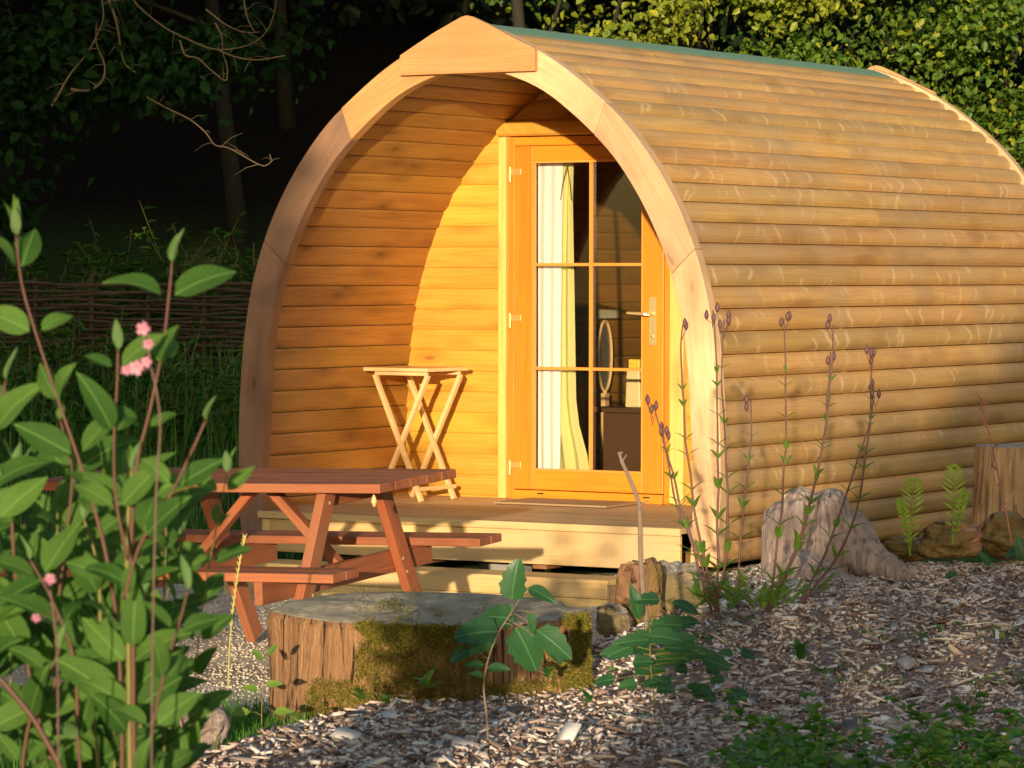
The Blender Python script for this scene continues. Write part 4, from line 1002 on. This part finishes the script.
# bare twig rising in front of the door
P = catmull([at(x, y, 11.7) for x, y in [(648, 690), (648, 640), (643, 590), (641, 560), (640, 520), (638, 500), (628, 475), (622, 462), (619, 452)]], 3)
mb = MB(); mb.tube(P, [.0105-.005*i/len(P)+.002*noise.noise(Vector((i*.7, 0, 0))) for i in range(len(P))], 7); mb.tube([P[-4], P[-3]+RH*.02+Vector((0,0,.012))], [.003, .002], 5); mb.tube([P[-11], P[-11]+RH*.03+Vector((0,0,.02))], [.004, .002], 5); mb.tube([P[-2], P[-1]+RH*.012], [.0025, .003], 5)
mb.build('bare_twig', M['twig'], None, label='bare grey twig standing up in front of the deck', cat='twig')
# leaves hanging in at the far right edge
seedling('side_sprig', 0, 0, 13.0, [(1062, 640), (1050, 600), (1035, 570), (1030, 550)], [(1024, 560, .09, 1.9, .9, .6, 'round'), (990, 566, .07, 2.3, .8, .5, 'round'), (1030, 548, .10, 3.3, -.2, .6, 'round'), (945, 578, .05, .5, .5, .5, 'ov')], M['sap'], 'dark green round leaves at the edge of the bed beside the logs', 'plant', M['stemgreen'], .003)

# dried campion stalks
def campion(px_, py_, d, stalks, label, tuft=10):
    b = at(px_, py_, d); t = empty('campion_plant', tuple(b), label, 'wild plant'); ls = []
    for st_ in stalks:
        caps = MB()
        P = catmull([at(px_+random.uniform(-4, 4), py_, d)]+[at(x, y, d+random.uniform(-.04, .04)) for x, y in st_]); mb = MB(); n = len(P); mb.tube([q+nvec(.008*noise.noise(q*7), 0, 0) for q in P], [.0058-.0034*i/n for i in range(n)], 6); mb.build('stalk', M['stempurple'], t, smooth=True)
        L = [0]
        for i in range(1, n): L.append(L[-1]+(P[i]-P[i-1]).length)
        s = .12
        while s < L[-1]*.85:
            i = min(n-1, max(1, int(np.searchsorted(L, s)))); p = P[i]; tt = (P[i]-P[i-1]).normalized(); az = random.uniform(0, pi); sz = .07*(1-s/L[-1])+.025
            for sg in (0, pi):
                T = (nvec(cos(az+sg), sin(az+sg)*.5, 0)+tt*.9).normalized(); N = (tt-T*tt.dot(T)).normalized(); ls.append(big_leaf(p, T, N, sz, sz*.33, droop=.5, fold=.3, nseg=5))
            s += random.uniform(.08, .13)
        top = P[-1]
        nc = random.randint(2, 4)
        for k in range(nc):
            a = random.uniform(0, 2*pi); off = nvec(cos(a)*.022, sin(a)*.02, random.uniform(-.05, .02)); q = top+off
            caps.tube([top+Vector((0,0,-.05-.01*k)), q+Vector((0,0,-.012))], .0012, 4); caps.tube([q+Vector((0,0,-.012)), q, q+Vector((0,0,.012)), q+Vector((0,0,.026))], [.003, .0085, .0085, .002], 7)
        caps.build('seed_head', M['capsule'], t, smooth=True)
    for k in range(tuft):
        a = random.uniform(0, 2*pi); T = nvec(cos(a), sin(a)*.6, random.uniform(.6, 1.6)).normalized(); N = nvec(-cos(a)*.7, -sin(a)*.7-.2, .6); N = (N-T*N.dot(T)).normalized()
        ls.append(big_leaf(b+nvec(random.uniform(-.09, .09), random.uniform(-.05, .05), random.uniform(0, .08)), T, N, random.uniform(.06, .15), random.uniform(.015, .03), droop=.9, fold=.3, nseg=6))
    V, F, U = merge(ls); np_mesh('leaves', V, F, M['campleaf'], t, uv=U, smooth=True)
campion(716, 612, 13.6, [[(700, 540), (686, 440), (681, 350), (682, 325)], [(690, 540), (672, 470), (660, 425), (653, 405)], [(718, 520), (718, 430), (716, 350), (712, 310)], [(728, 540), (726, 450), (722, 380), (723, 320)], [(700, 560), (676, 500), (668, 460), (663, 425)]], 'tall dried campion in front of the right arch leg', 34)
campion(738, 608, 14.2, [[(740, 540), (746, 480), (752, 430), (752, 400)]], 'short single campion stalk right of the tall arch-leg campion', 6)
campion(768, 612, 13.9, [[(778, 540), (786, 450), (785, 360), (784, 318)], [(800, 540), (818, 470), (828, 400), (831, 352)], [(802, 530), (822, 450), (832, 370), (833, 325)]], 'tall dried campion in front of the grey rooted stump', 30)
campion(800, 604, 14.2, [[(830, 540), (855, 470), (870, 420), (875, 388)], [(850, 530), (868, 440), (872, 370), (871, 352)]], 'leaning campion stalks crossing the grey rooted stump', 6)
P = catmull([at(x, y, 14.5) for x, y in [(1012, 545), (1004, 500), (995, 460), (986, 420), (981, 404)]], 4)
mb = MB(); mb.tube(P, .003, 6)
for i in range(3, len(P), 2): mb.tube([P[i], P[i]+nvec(random.uniform(-.03, .03), 0, .02), P[i]+nvec(random.uniform(-.035, .035), 0, .045)], [.004, .006, .001], 5)
mb.build('sorrel_stalk', plain('rusty_sorrel', (.30,.11,.08), .7), None, label='reddish seeded stalk in front of the pale sawn stump', cat='wild plant')

# ferns
def fern(px_, py_, d, fr, label):
    b = at(px_, py_, d); t = empty('fern', tuple(b), label, 'fern')
    for (tx, ty, w) in fr:
        tip = at(tx, ty, d-.05); mid = b.lerp(tip, .55)+nvec(0, -.03, .03); P = catmull([b, mid, tip], 14); n = len(P); mb = MB(); mb.tube(P, [.003-.002*i/n for i in range(n)], 5); st = mb.build('frond', M['straw'] if False else M['fern'], t); ls = []
        for i in range(int(n*.22), n, 2):
            f = (i-n*.22)/(n*.78); ln = w*(sin(pi*(f*.78+.2)))*1.0+.006; tt = (P[min(i+1, n-1)]-P[i-1]).normalized()
            for sg in (-1, 1):
                T = (RH*sg+tt*.8+FH*random.uniform(-.25, .1)).normalized(); N = (-FH+Vector((0,0,.4))); N = (N-T*N.dot(T)).normalized(); ls.append(big_leaf(P[i], T, N, ln, .012, droop=.35, shape='lin', fold=.1, nseg=5))
        V, F, U = merge(ls); o = np_mesh('leaflets', V, F, M['fern'], None, uv=U); o.parent = st
        o.matrix_parent_inverse = Matrix.Identity(4)
fern(910, 556, 16.0, [(913, 480, .068), (899, 500, .03)], 'bright yellow-green fern beside the grey root')
fern(952, 545, 15.6, [(954, 466, .06), (966, 492, .03)], 'upright fern between the grey root and the pale sawn stump')
# grass ear in the front left
P = catmull([at(x, y, 12.3) for x, y in [(228, 690), (230, 640), (234, 600), (240, 560), (245, 538)]], 6)
mb = MB(); mb.tube(P, .0025, 6)
for i in range(8, len(P)): 
    for s in (-1, 1): mb.tube([P[i], P[i]+RH*s*.007+Vector((0,0,.016))], [.0035, .001], 4)
mb.build('grass_ear', M['straw'], None, label='yellow dry grass ear standing before the near bench', cat='grass stalk')
seedling('wild_herb', 0, 0, 12.0, [(262, 745), (262, 700), (266, 665), (262, 640)], [(258, 690, .06, 2.8, .3, .5, 'ov'), (266, 685, .06, .3, .2, .5, 'ov'), (262, 660, .05, 2.2, .7, .5, 'ov'), (268, 655, .05, .9, .7, .5, 'ov'), (250, 712, .07, 3.0, .0, .5, 'ov'), (274, 712, .07, 0, .1, .5, 'ov')], M['campleaf'], 'pale green herb growing on the grass left of the mossy stump', 'wild plant', M['stemgreen'], .002)
# small weeds
def weed(px_, py_, d, n, sz, label, mat=M['weed']):
    b = at(px_, py_, d); ls = []
    for k in range(n):
        a = 2*pi*k/n+random.uniform(-.3, .3); T = nvec(cos(a), sin(a), random.uniform(.3, 1.5)).normalized(); N = nvec(-cos(a)*.6, -sin(a)*.6-.1, .8); N = (N-T*N.dot(T)).normalized(); ls.append(big_leaf(b+Vector((0,0,random.uniform(0, sz*.5))), T, N, sz*random.uniform(.7, 1.1), sz*.4, droop=.6, nseg=5))
    V, F, U = merge(ls); o = np_mesh('weed', V-np.array(b[:])[None], F, mat, None, uv=U, smooth=True, label=label, cat='weed'); o.location = b
weed(360, 700, 11.6, 7, .05, 'tiny green weed at the foot of the mossy stump, leftmost of three', M['campleaf'])
weed(386, 706, 11.5, 7, .045, 'tiny green weed at the foot of the mossy stump, middle of three', M['campleaf'])
weed(427, 690, 11.7, 8, .06, 'tiny green weed at the foot of the mossy stump, rightmost of three', M['campleaf'])
weed(297, 722, 11.5, 7, .045, 'tiny green weed at the left corner of the mossy stump', M['campleaf'])
weed(548, 682, 11.9, 7, .05, 'lone little weed on the chips right of the seedling')
weed(588, 705, 11.2, 8, .05, 'lone little weed on the chips left of the bramble patch')
weed(800, 660, 11.4, 14, .07, 'small bushy weed on the chips above the ground cover')
# ground cover bottom right
def patch(n, u0, u1, d0, d1, hmax, smin, smax, ok):
    pts = scatter(n, u0, u1, d0, d1, ok); P = np.array([tuple(W(u, d, zt(u, d)+.01+random.random()**1.5*hmax*max(.1, .5+.9*noise.noise(Vector((u*2.2, d*2.2, 1)))))) for u, d in pts])
    az = rng.uniform(0, 2*pi, n); T = np.stack([np.cos(az), np.sin(az), rng.uniform(-.2, .7, n)], 1); N = nrm(np.stack([rng.normal(0, .55, n), rng.normal(-.3, .55, n), np.ones(n)], 1)); L = rng.uniform(smin, smax, n); return leaf_arrays(P, T, N, L, L*rng.uniform(.55, .9, n))
def okp(u, d):
    v = noise.noise(Vector((u*2.4, d*1.6, 7)))
    cen = ip(u, [.3, .6, 1.0, 1.3, 1.7], [.1, .9, 1.0, .85, .5])
    edge = ip(d, [8.3, 9.3, 10.4, 11.2, 11.9], [1.2, 1.1, .8, .3, 0])
    return v > .50-.92*cen*edge
V, F, U = merge([patch(3600, .6, 1.95, 8.6, 11.4, .10, .018, .05, okp), patch(700, .3, 3.0, 9.5, 14.5, .03, .015, .035, lambda u, d: noise.noise(Vector((u*2, d*2, 3))) > .25)])
np_mesh('ground_cover', V, F, M['cover'], uv=U, kind='stuff', label='low green weeds spreading over the mulch')

# ------------------------------------------------------------------ wattle fence and plants behind
def wattle():
    f = empty('wattle_fence', tuple(W(-3, 24.3, .6)), 'brown woven hazel hurdle on the bank behind the lawn', 'fence')
    x0, x1, zb, ht = -5.2, .2, .62, .72; np_ = 15; xs = np.linspace(x0, x1, np_)
    for x in xs:
        mb = MB(); z0 = zt(x, 24.3)-.1; mb.tube([W(x, 24.3, z0), W(x+.01, 24.3, zb+ht+random.uniform(.0, .12))], [.02, .016], 7); mb.build('stake', M['wattle'], f)
    mb = MB(); k = 0; z = zb
    while z < zb+ht:
        P = []; ph = k % 2
        for i in range(np_*2-1):
            x = x0+(x1-x0)*i/(np_*2-2); s = (1 if (i//2+ph) % 2 else -1)*(.028 if i % 2 == 0 else 0); P.append(W(x, 24.3+s, z+random.uniform(-.012, .012)))
        mb.tube(P, random.uniform(.008, .015), 5); z += random.uniform(.024, .034); k += 1
    mb.build('woven_rods', M['wattle'], f)
wattle()
def wild(n, u0, u1, d0, d1, h0, h1, sz, mat, label, name='undergrowth', ok=None):
    Vs = []; mbs = MB()
    for _ in range(n):
        u = random.uniform(u0, u1); d = random.uniform(d0, d1)
        if ok and not ok(u, d): continue
        thin = .0015 if ok else .004
        z0 = zt(u, d); h = random.uniform(h0, h1); b = W(u, d, z0); tip = W(u+random.uniform(-.2, .2), d+random.uniform(-.15, .15), z0+h)
        if not ok: tip = tip+nvec(random.uniform(-.35, .35)*h, random.uniform(-.2, .2)*h, -random.uniform(0, .3)*h)
        mbs.tube([b, b.lerp(tip, .5)+nvec(0, 0, .12*h), tip], thin if ok else .0022, 4, cap=False); m = int(h/(.045 if not ok else .009))
        t = rng.uniform(.15, 1, m)[:, None]; P = np.array(b[:])[None]*(1-t)+np.array(tip[:])[None]*t; az = rng.uniform(0, 2*pi, m)
        T = np.stack([np.cos(az), np.sin(az), rng.uniform(-.3, .8, m)], 1); L = sz*rng.uniform(.6, 1.3, m); Vs.append(leaf_arrays(P, T, np.tile([[0, 0, 1.]], (m, 1))+rng.normal(0, .2, (m, 3)), L, L*(.36 if not ok else .6), droop=.3))
    V, F, U = merge(Vs); t = np_mesh(name, V, F, mat, uv=U, kind='stuff', label=label)
    o = mbs.build('stems', M['stemgreen'], None); o.parent = t
wild(170, .72, 1.85, 8.7, 11.2, .07, .24, .042, M['cover'], 'sprigs of small green weeds standing above the mulch', 'low_weeds', okp)
wild(300, -5, .1, 22.0, 24.1, .25, .75, .09, M['weed'], 'nettles and weeds in front of the woven hurdle')
wild(330, -5.2, .1, 24.4, 25.8, .35, 1.05, .10, M['weed'], 'taller weeds growing over the top of the hurdle')

# ------------------------------------------------------------------ trees
def tree(base_u, base_d, H, r, blobs, nleaf, size, mat, label, lean=(0, 0), clump=.2, per=26, branches=8, group=None, loc=None, name='tree', trunkmat=None):
    b = W(base_u, base_d, zt(base_u, base_d)-.1)
    t = empty(name, tuple(b), label, 'tree', group=group); P = []
    for i in range(8):
        f = i/7; P.append(b+nvec(lean[0]*f+.12*noise.noise(Vector((f*3, base_u, 1))), lean[1]*f+.12*noise.noise(Vector((f*3, base_d, 2))), H*f))
    mb = MB(); mb.tube(P, [r*(1.25-.95*i/7) if i else r*1.5 for i in range(8)], 10)
    mb.build('trunk', trunkmat or M['bark'], t, smooth=True); mb = MB()
    for k in range(branches):
        c, rad = blobs[k % len(blobs)]; f = random.uniform(.35, .95); s = P[min(7, int(f*7))]; e = W(c[0], c[1], c[2])+nvec(random.uniform(-.7, .7)*rad[0], random.uniform(-.6, .6)*rad[1], random.uniform(-.4, .7)*rad[2])
        m1 = s.lerp(e, .5)+nvec(random.uniform(-.2, .2), random.uniform(-.2, .2), random.uniform(0, .35)); br = catmull([s, m1, e], 5); mb.tube(br, [r*.35*(1-.85*i/len(br)) for i in range(len(br))], 6)
        for q in range(3): 
            s2 = br[random.randint(4, len(br)-2)]; e2 = s2+nvec(random.uniform(-1, 1)*rad[0]*.4, random.uniform(-1, 1)*rad[1]*.4, random.uniform(-.3, .6)*rad[2]*.4); mb.tube([s2, s2.lerp(e2, .5)+nvec(0, 0, .05), e2], [r*.1, r*.06, r*.02], 5)
    mb.build('limbs', trunkmat or M['bark'], t, smooth=True)
    vol = np.array([q[1][0]*q[1][1]*q[1][2] for q in blobs])**.75; cnt = (vol/vol.sum()*nleaf).astype(int); parts = []
    for (c, rad), n in zip(blobs, cnt):
        nc = max(3, n//per); dirs = nrm(rng.normal(0, 1, (nc, 3))); rr = rng.random((nc, 1))**.38
        cc = dirs*rr*np.array([rad])*np.array([[1, 1, 1]]); idx = rng.integers(0, nc, n)
        q = cc[idx]+rng.normal(0, clump, (n, 3))*np.array([[1, 1, .7]]); ctr = W(c[0], c[1], c[2])
        Wd = q[:, :1]*np.array([RH[:]])+q[:, 1:2]*np.array([FH[:]])+q[:, 2:3]*np.array([[0, 0, 1.]])+np.array([ctr[:]])
        out = nrm(Wd-np.array([ctr[:]])); N = nrm(out*.6+rng.normal(0, .45, (n, 3))+np.array([[0, 0, .45]])); T = nrm(np.cross(N, rng.normal(0, 1, (n, 3)))+np.array([[0, 0, -.25]]))
        L = size*rng.uniform(.45, 1.45, n); parts.append(leaf_arrays(Wd, T, N, L, L*.62))
    V, F, U = merge(parts); np_mesh('crown', V, F, mat, t, uv=U); return t

def clumps(u0, u1, d, z_of, n, r0, r1, seed):
    rr = random.Random(seed); out = []
    for _ in range(n):
        u = rr.uniform(u0, u1); z = z_of(u)+rr.uniform(-.9, 1.5); r = rr.uniform(r0, r1); out.append(((u, d+rr.uniform(-.7, .7), z), (r*1.15, r*.8, r*.75)))
    return out
# sunlit trees behind the pod
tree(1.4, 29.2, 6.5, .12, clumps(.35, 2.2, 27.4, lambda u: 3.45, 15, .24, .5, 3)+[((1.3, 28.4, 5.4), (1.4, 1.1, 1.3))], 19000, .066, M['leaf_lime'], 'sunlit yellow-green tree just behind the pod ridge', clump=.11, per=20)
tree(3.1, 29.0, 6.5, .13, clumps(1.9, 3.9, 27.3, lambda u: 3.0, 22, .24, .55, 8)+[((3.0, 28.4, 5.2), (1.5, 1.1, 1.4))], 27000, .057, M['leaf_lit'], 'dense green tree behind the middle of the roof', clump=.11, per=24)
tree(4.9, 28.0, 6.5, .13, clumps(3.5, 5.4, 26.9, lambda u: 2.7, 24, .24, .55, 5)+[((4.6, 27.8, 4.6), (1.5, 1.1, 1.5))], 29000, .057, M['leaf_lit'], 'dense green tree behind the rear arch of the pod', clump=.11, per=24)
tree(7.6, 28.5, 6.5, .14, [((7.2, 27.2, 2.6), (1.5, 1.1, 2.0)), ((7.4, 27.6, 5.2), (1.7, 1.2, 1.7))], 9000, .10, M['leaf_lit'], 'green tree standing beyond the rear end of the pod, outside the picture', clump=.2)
# slim pale trunk in the gap between dark wood and lit tree
P = catmull([at(x, y, 28.2) for x, y in [(528, 60), (516, 25), (506, -10), (500, -60)]], 4)
tk = tree(.28, 27.6, 5.5, .055, [((-.02, 27.9, 3.85), (.32, .4, .55)), ((.2, 28, 5.0), (.8, .6, .9))], 1300, .07, M['leaf_lit'], 'slim tree with mossy trunk left of the sunlit foliage', lean=(-.5, 0), clump=.12, branches=6)
# the dark wood
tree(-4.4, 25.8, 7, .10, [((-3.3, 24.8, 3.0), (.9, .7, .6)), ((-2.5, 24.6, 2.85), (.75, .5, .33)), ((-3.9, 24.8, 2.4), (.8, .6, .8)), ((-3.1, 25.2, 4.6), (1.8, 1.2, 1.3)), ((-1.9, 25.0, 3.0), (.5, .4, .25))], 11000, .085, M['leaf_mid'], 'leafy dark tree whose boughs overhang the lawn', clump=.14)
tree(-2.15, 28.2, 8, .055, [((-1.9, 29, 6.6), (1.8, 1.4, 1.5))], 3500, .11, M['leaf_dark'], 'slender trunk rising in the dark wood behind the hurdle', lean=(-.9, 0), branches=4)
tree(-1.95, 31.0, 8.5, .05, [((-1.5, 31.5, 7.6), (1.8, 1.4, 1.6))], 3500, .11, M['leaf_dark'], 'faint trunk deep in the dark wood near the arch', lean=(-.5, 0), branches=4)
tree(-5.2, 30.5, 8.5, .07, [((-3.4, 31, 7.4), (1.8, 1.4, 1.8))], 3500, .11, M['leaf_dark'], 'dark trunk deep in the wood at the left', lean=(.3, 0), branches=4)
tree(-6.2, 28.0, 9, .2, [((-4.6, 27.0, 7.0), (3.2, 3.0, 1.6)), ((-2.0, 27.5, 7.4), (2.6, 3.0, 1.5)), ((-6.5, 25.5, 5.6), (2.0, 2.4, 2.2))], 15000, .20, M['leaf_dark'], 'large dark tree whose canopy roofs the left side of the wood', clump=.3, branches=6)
wood_spots = [(-9, 33), (-6.3, 35), (-4.2, 33.5), (-2.1, 36), (-.1, 33), (1.8, 36), (3.9, 33.5), (6.3, 35), (8.8, 33), (-7.8, 41), (-5, 43), (-1.5, 42), (1.6, 43.5), (5, 42), (8.5, 43), (-11, 29), (11.5, 31)]
wl = ['far left corner', 'left edge', 'left part', 'left of the arch', 'crown plate', 'front of the ridge', 'middle of the ridge', 'rear of the ridge', 'right edge']
for i, (u, d) in enumerate(wood_spots):
    g = zt(u, d)
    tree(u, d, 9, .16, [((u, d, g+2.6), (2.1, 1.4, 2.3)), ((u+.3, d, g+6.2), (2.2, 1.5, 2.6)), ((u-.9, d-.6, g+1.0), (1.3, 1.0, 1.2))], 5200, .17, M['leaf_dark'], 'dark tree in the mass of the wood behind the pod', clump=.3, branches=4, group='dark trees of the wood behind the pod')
# bare arching twigs hanging in front of the wood
def twigs(name, lines, d, label, r=.008):
    mb = MB()
    for ln in lines:
        P = catmull([at(x, y, d) for x, y in ln], 4); P = [q+nvec(.035*noise.noise(q*2.3), .1*noise.noise(q*1.1), .035*noise.noise(q*3.1+Vector((9, 0, 0)))) for q in P]
        for q in range(3, len(P)-1, 3):
            e = P[q]+nvec(random.uniform(-.16, .16), random.uniform(-.1, .1), random.uniform(-.12, .10)); mb.tube([P[q], P[q].lerp(e, .5)+nvec(0, 0, .015), e], [r*.4, r*.3, r*.12], 4)
        mb.tube(P, [r*(1-.6*i/len(P)) for i in range(len(P))], 5)
    mb.build(name, M['deadtwig'], None, label=label, cat='branch')
twigs('bare_branch', [[(125, -20), (137, 2), (165, 28), (195, 43), (225, 48), (250, 44), (268, 30), (277, 5), (278, -20)], [(205, 8), (225, 22), (245, 30), (262, 30)], [(178, 40), (185, 54), (199, 57), (215, 72), (225, 80), (227, 65), (222, 48)], [(219, 48), (240, 58), (262, 61), (285, 57)], [(215, 22), (222, 35), (223, 48)], [(246, -10), (250, 15), (257, 30)]], 23.5, 'pale bare branch arching across the top of the dark wood', .006)
twigs('bare_branch', [[(148, 97), (165, 105), (185, 117), (205, 133), (215, 145), (228, 148), (245, 157), (262, 164), (270, 160), (269, 153)]], 23.4, 'thin bare branch below the leafy boughs, pointing at the arch', .006)
twigs('bare_branch', [[(52, 105), (60, 92), (72, 70), (90, 45), (102, 20), (100, -10)], [(72, 88), (90, 90), (102, 78), (103, 62), (95, 42), (96, 20)], [(105, -10), (115, 25), (122, 60), (135, 72)]], 24.2, 'thick bare branch hanging among the dark leaves', .010)

# trees and hedge added out of view towards the sun, shaped to cast the evening shade
AZ, EL = radians(25.5), radians(6.0)
Edir = Vector((cos(AZ), sin(AZ), 0)); Sdir = Vector((sin(AZ), -cos(AZ), 0))
def SP(s, back):       # lateral offset from the light axis through the pod front, metres towards the sun
    p = Edir*s+Sdir*back; return UD(p.x, p.y)
def occ(s, back, blobs, n, size, label, H, name='tree'):
    u0, d0 = SP(s, back); bl = []
    for (bs_, bb, bz_), rad in blobs: u_, d_ = SP(bs_, bb); bl.append(((u_, d_, bz_), rad))
    tree(u0, d0, H, .22, bl, n, size, M['leaf_lit'], label, clump=.28, branches=6, name=name)
occ(-6.0, 30, [((-3.95, 30, 4.1), (3.35, 2.0, 2.3)), ((-4.1, 30, 2.4), (3.2, 1.6, 2.1)), ((-4.2, 31, 9.4), (3.2, 2.0, 3.0)), ((-4.3, 30, 13.4), (3.3, 2, 3.3)), ((-3.6, 32, 8.4), (2.5, 1.6, 2.2))], 36000, .27, 'tall unseen tree added behind the photographer to cast shade', 13)
occ(-11, 31, [((-10, 31, 5.0), (3.6, 2.0, 4.6)), ((-10, 31, 12), (3.8, 2.0, 4.4))], 9000, .42, 'second unseen tree added behind the photographer to cast shade', 14)
occ(-17, 32, [((-17, 32, 6.0), (4.4, 2.0, 5.6)), ((-17, 32, 13), (4, 2.0, 4.4))], 7000, .46, 'third unseen tree added behind the photographer to cast shade', 14)
# added hedge, its top line shaped for the shade
hp = []; 
n = 36000; s = rng.uniform(-9, 11, n); top = np.interp(s, [-9, -2, 0, 1.2, 1.5, 2.2, 3.0, 4.0, 11], [2.0, 1.85, 1.7, 1.75, 2.65, 3.5, 4.2, 4.7, 5.0])+np.array([.42*noise.noise(Vector((q*1.3, 0, 4)))+.25*noise.noise(Vector((q*4, 0, 1))) for q in s])
zz = top*(rng.random(n)**.55)+np.abs(rng.normal(0, .26, n))*(rng.random(n) < .3)*(s > 1.3); bk = 25+rng.normal(0, .35, n)
Wp = s[:, None]*np.array([Edir[:]])+bk[:, None]*np.array([Sdir[:]]); Wp[:, 2] = zz-.25
N = nrm(rng.normal(0, 1, (n, 3))); T = nrm(np.cross(N, rng.normal(0, 1, (n, 3)))); L = rng.uniform(.08, .17, n)
V, F, U = leaf_arrays(Wp, T, N, L, L*.65)
hg = empty('shade_hedge', tuple(Sdir*25+Vector((0, 0, -.28))), 'added unseen hedge behind the photographer', 'shade_hedge')
np_mesh('foliage', V, F, M['leaf_lit'], hg, uv=U)
mb = MB()
for k in range(24):
    p = Edir*(-8.6+k*.82)+Sdir*25; mb.tube([p+Vector((0, 0, -.35)), p+Vector((random.uniform(-.1, .1), 0, 1.3))], [.04, .02], 6)
mb.build('stems', M['bark'], hg)

GR = {'fern': 'ferns at the edge of the bed', 'campion_plant': 'dried campion plants at the back of the bed', 'rotten_log': 'rotten log pieces along the bed edge', 'bare_branch': 'bare branches hanging before the dark wood', 'weed': 'small weeds on the mulch', 'pink_flower': 'pink campion flowers in the shrub'}
for o in COL.objects:
    k = o.name.split('.')[0]
    if o.parent is None and k in GR: o['group'] = GR[k]
    if o.parent is None and k == 'tree' and 'behind the photographer' in o.get('label', ''): o['group'] = 'unseen shade trees added behind the photographer'
# ------------------------------------------------------------------ camera, light, sky
cam = bpy.data.cameras.new('camera'); co = bpy.data.objects.new('camera', cam); COL.objects.link(co)
Rm = Matrix((RT, UP, -FW)).transposed().to_4x4(); Rm.translation = CAM; co.matrix_world = Rm
cam.sensor_width = 36; cam.lens = FPX/1024*36; cam.clip_end = 900; cam.clip_start = .1
cam.dof.use_dof = True; cam.dof.focus_distance = 16.5; cam.dof.aperture_fstop = 14
SC.camera = co
w = bpy.data.worlds.new('World'); SC.world = w; w.use_nodes = True; nt = w.node_tree; nt.nodes.clear()
sky = nt.nodes.new('ShaderNodeTexSky'); sky.sky_type = 'NISHITA'; sky.sun_disc = False; sky.sun_elevation = EL; sky.sun_rotation = atan2(sin(AZ), -cos(AZ)); sky.altitude = 100; sky.air_density = 1.0; sky.dust_density = 1.5
bg = nt.nodes.new('ShaderNodeBackground'); bg.inputs[1].default_value = .15; ow = nt.nodes.new('ShaderNodeOutputWorld'); nt.links.new(sky.outputs[0], bg.inputs[0]); nt.links.new(bg.outputs[0], ow.inputs[0])
sl = bpy.data.lights.new('sun', 'SUN'); sl.energy = 3.7; sl.angle = radians(.5); sl.color = (1.0, .81, .55)
so = bpy.data.objects.new('sun', sl); COL.objects.link(so)
dirv = -(Sdir*cos(EL)+Vector((0, 0, sin(EL)))); so.rotation_euler = dirv.to_track_quat('-Z', 'Y').to_euler(); so.location = (0, 0, 30)
SC.view_settings.view_transform = 'Standard'; SC.view_settings.look = 'None'; SC.view_settings.gamma = 1; SC.view_settings.exposure = 0.82
SC.cycles.use_denoising = True; SC.cycles.max_bounces = 8; SC.cycles.transparent_max_bounces = 12
SC.render.film_transparent = False
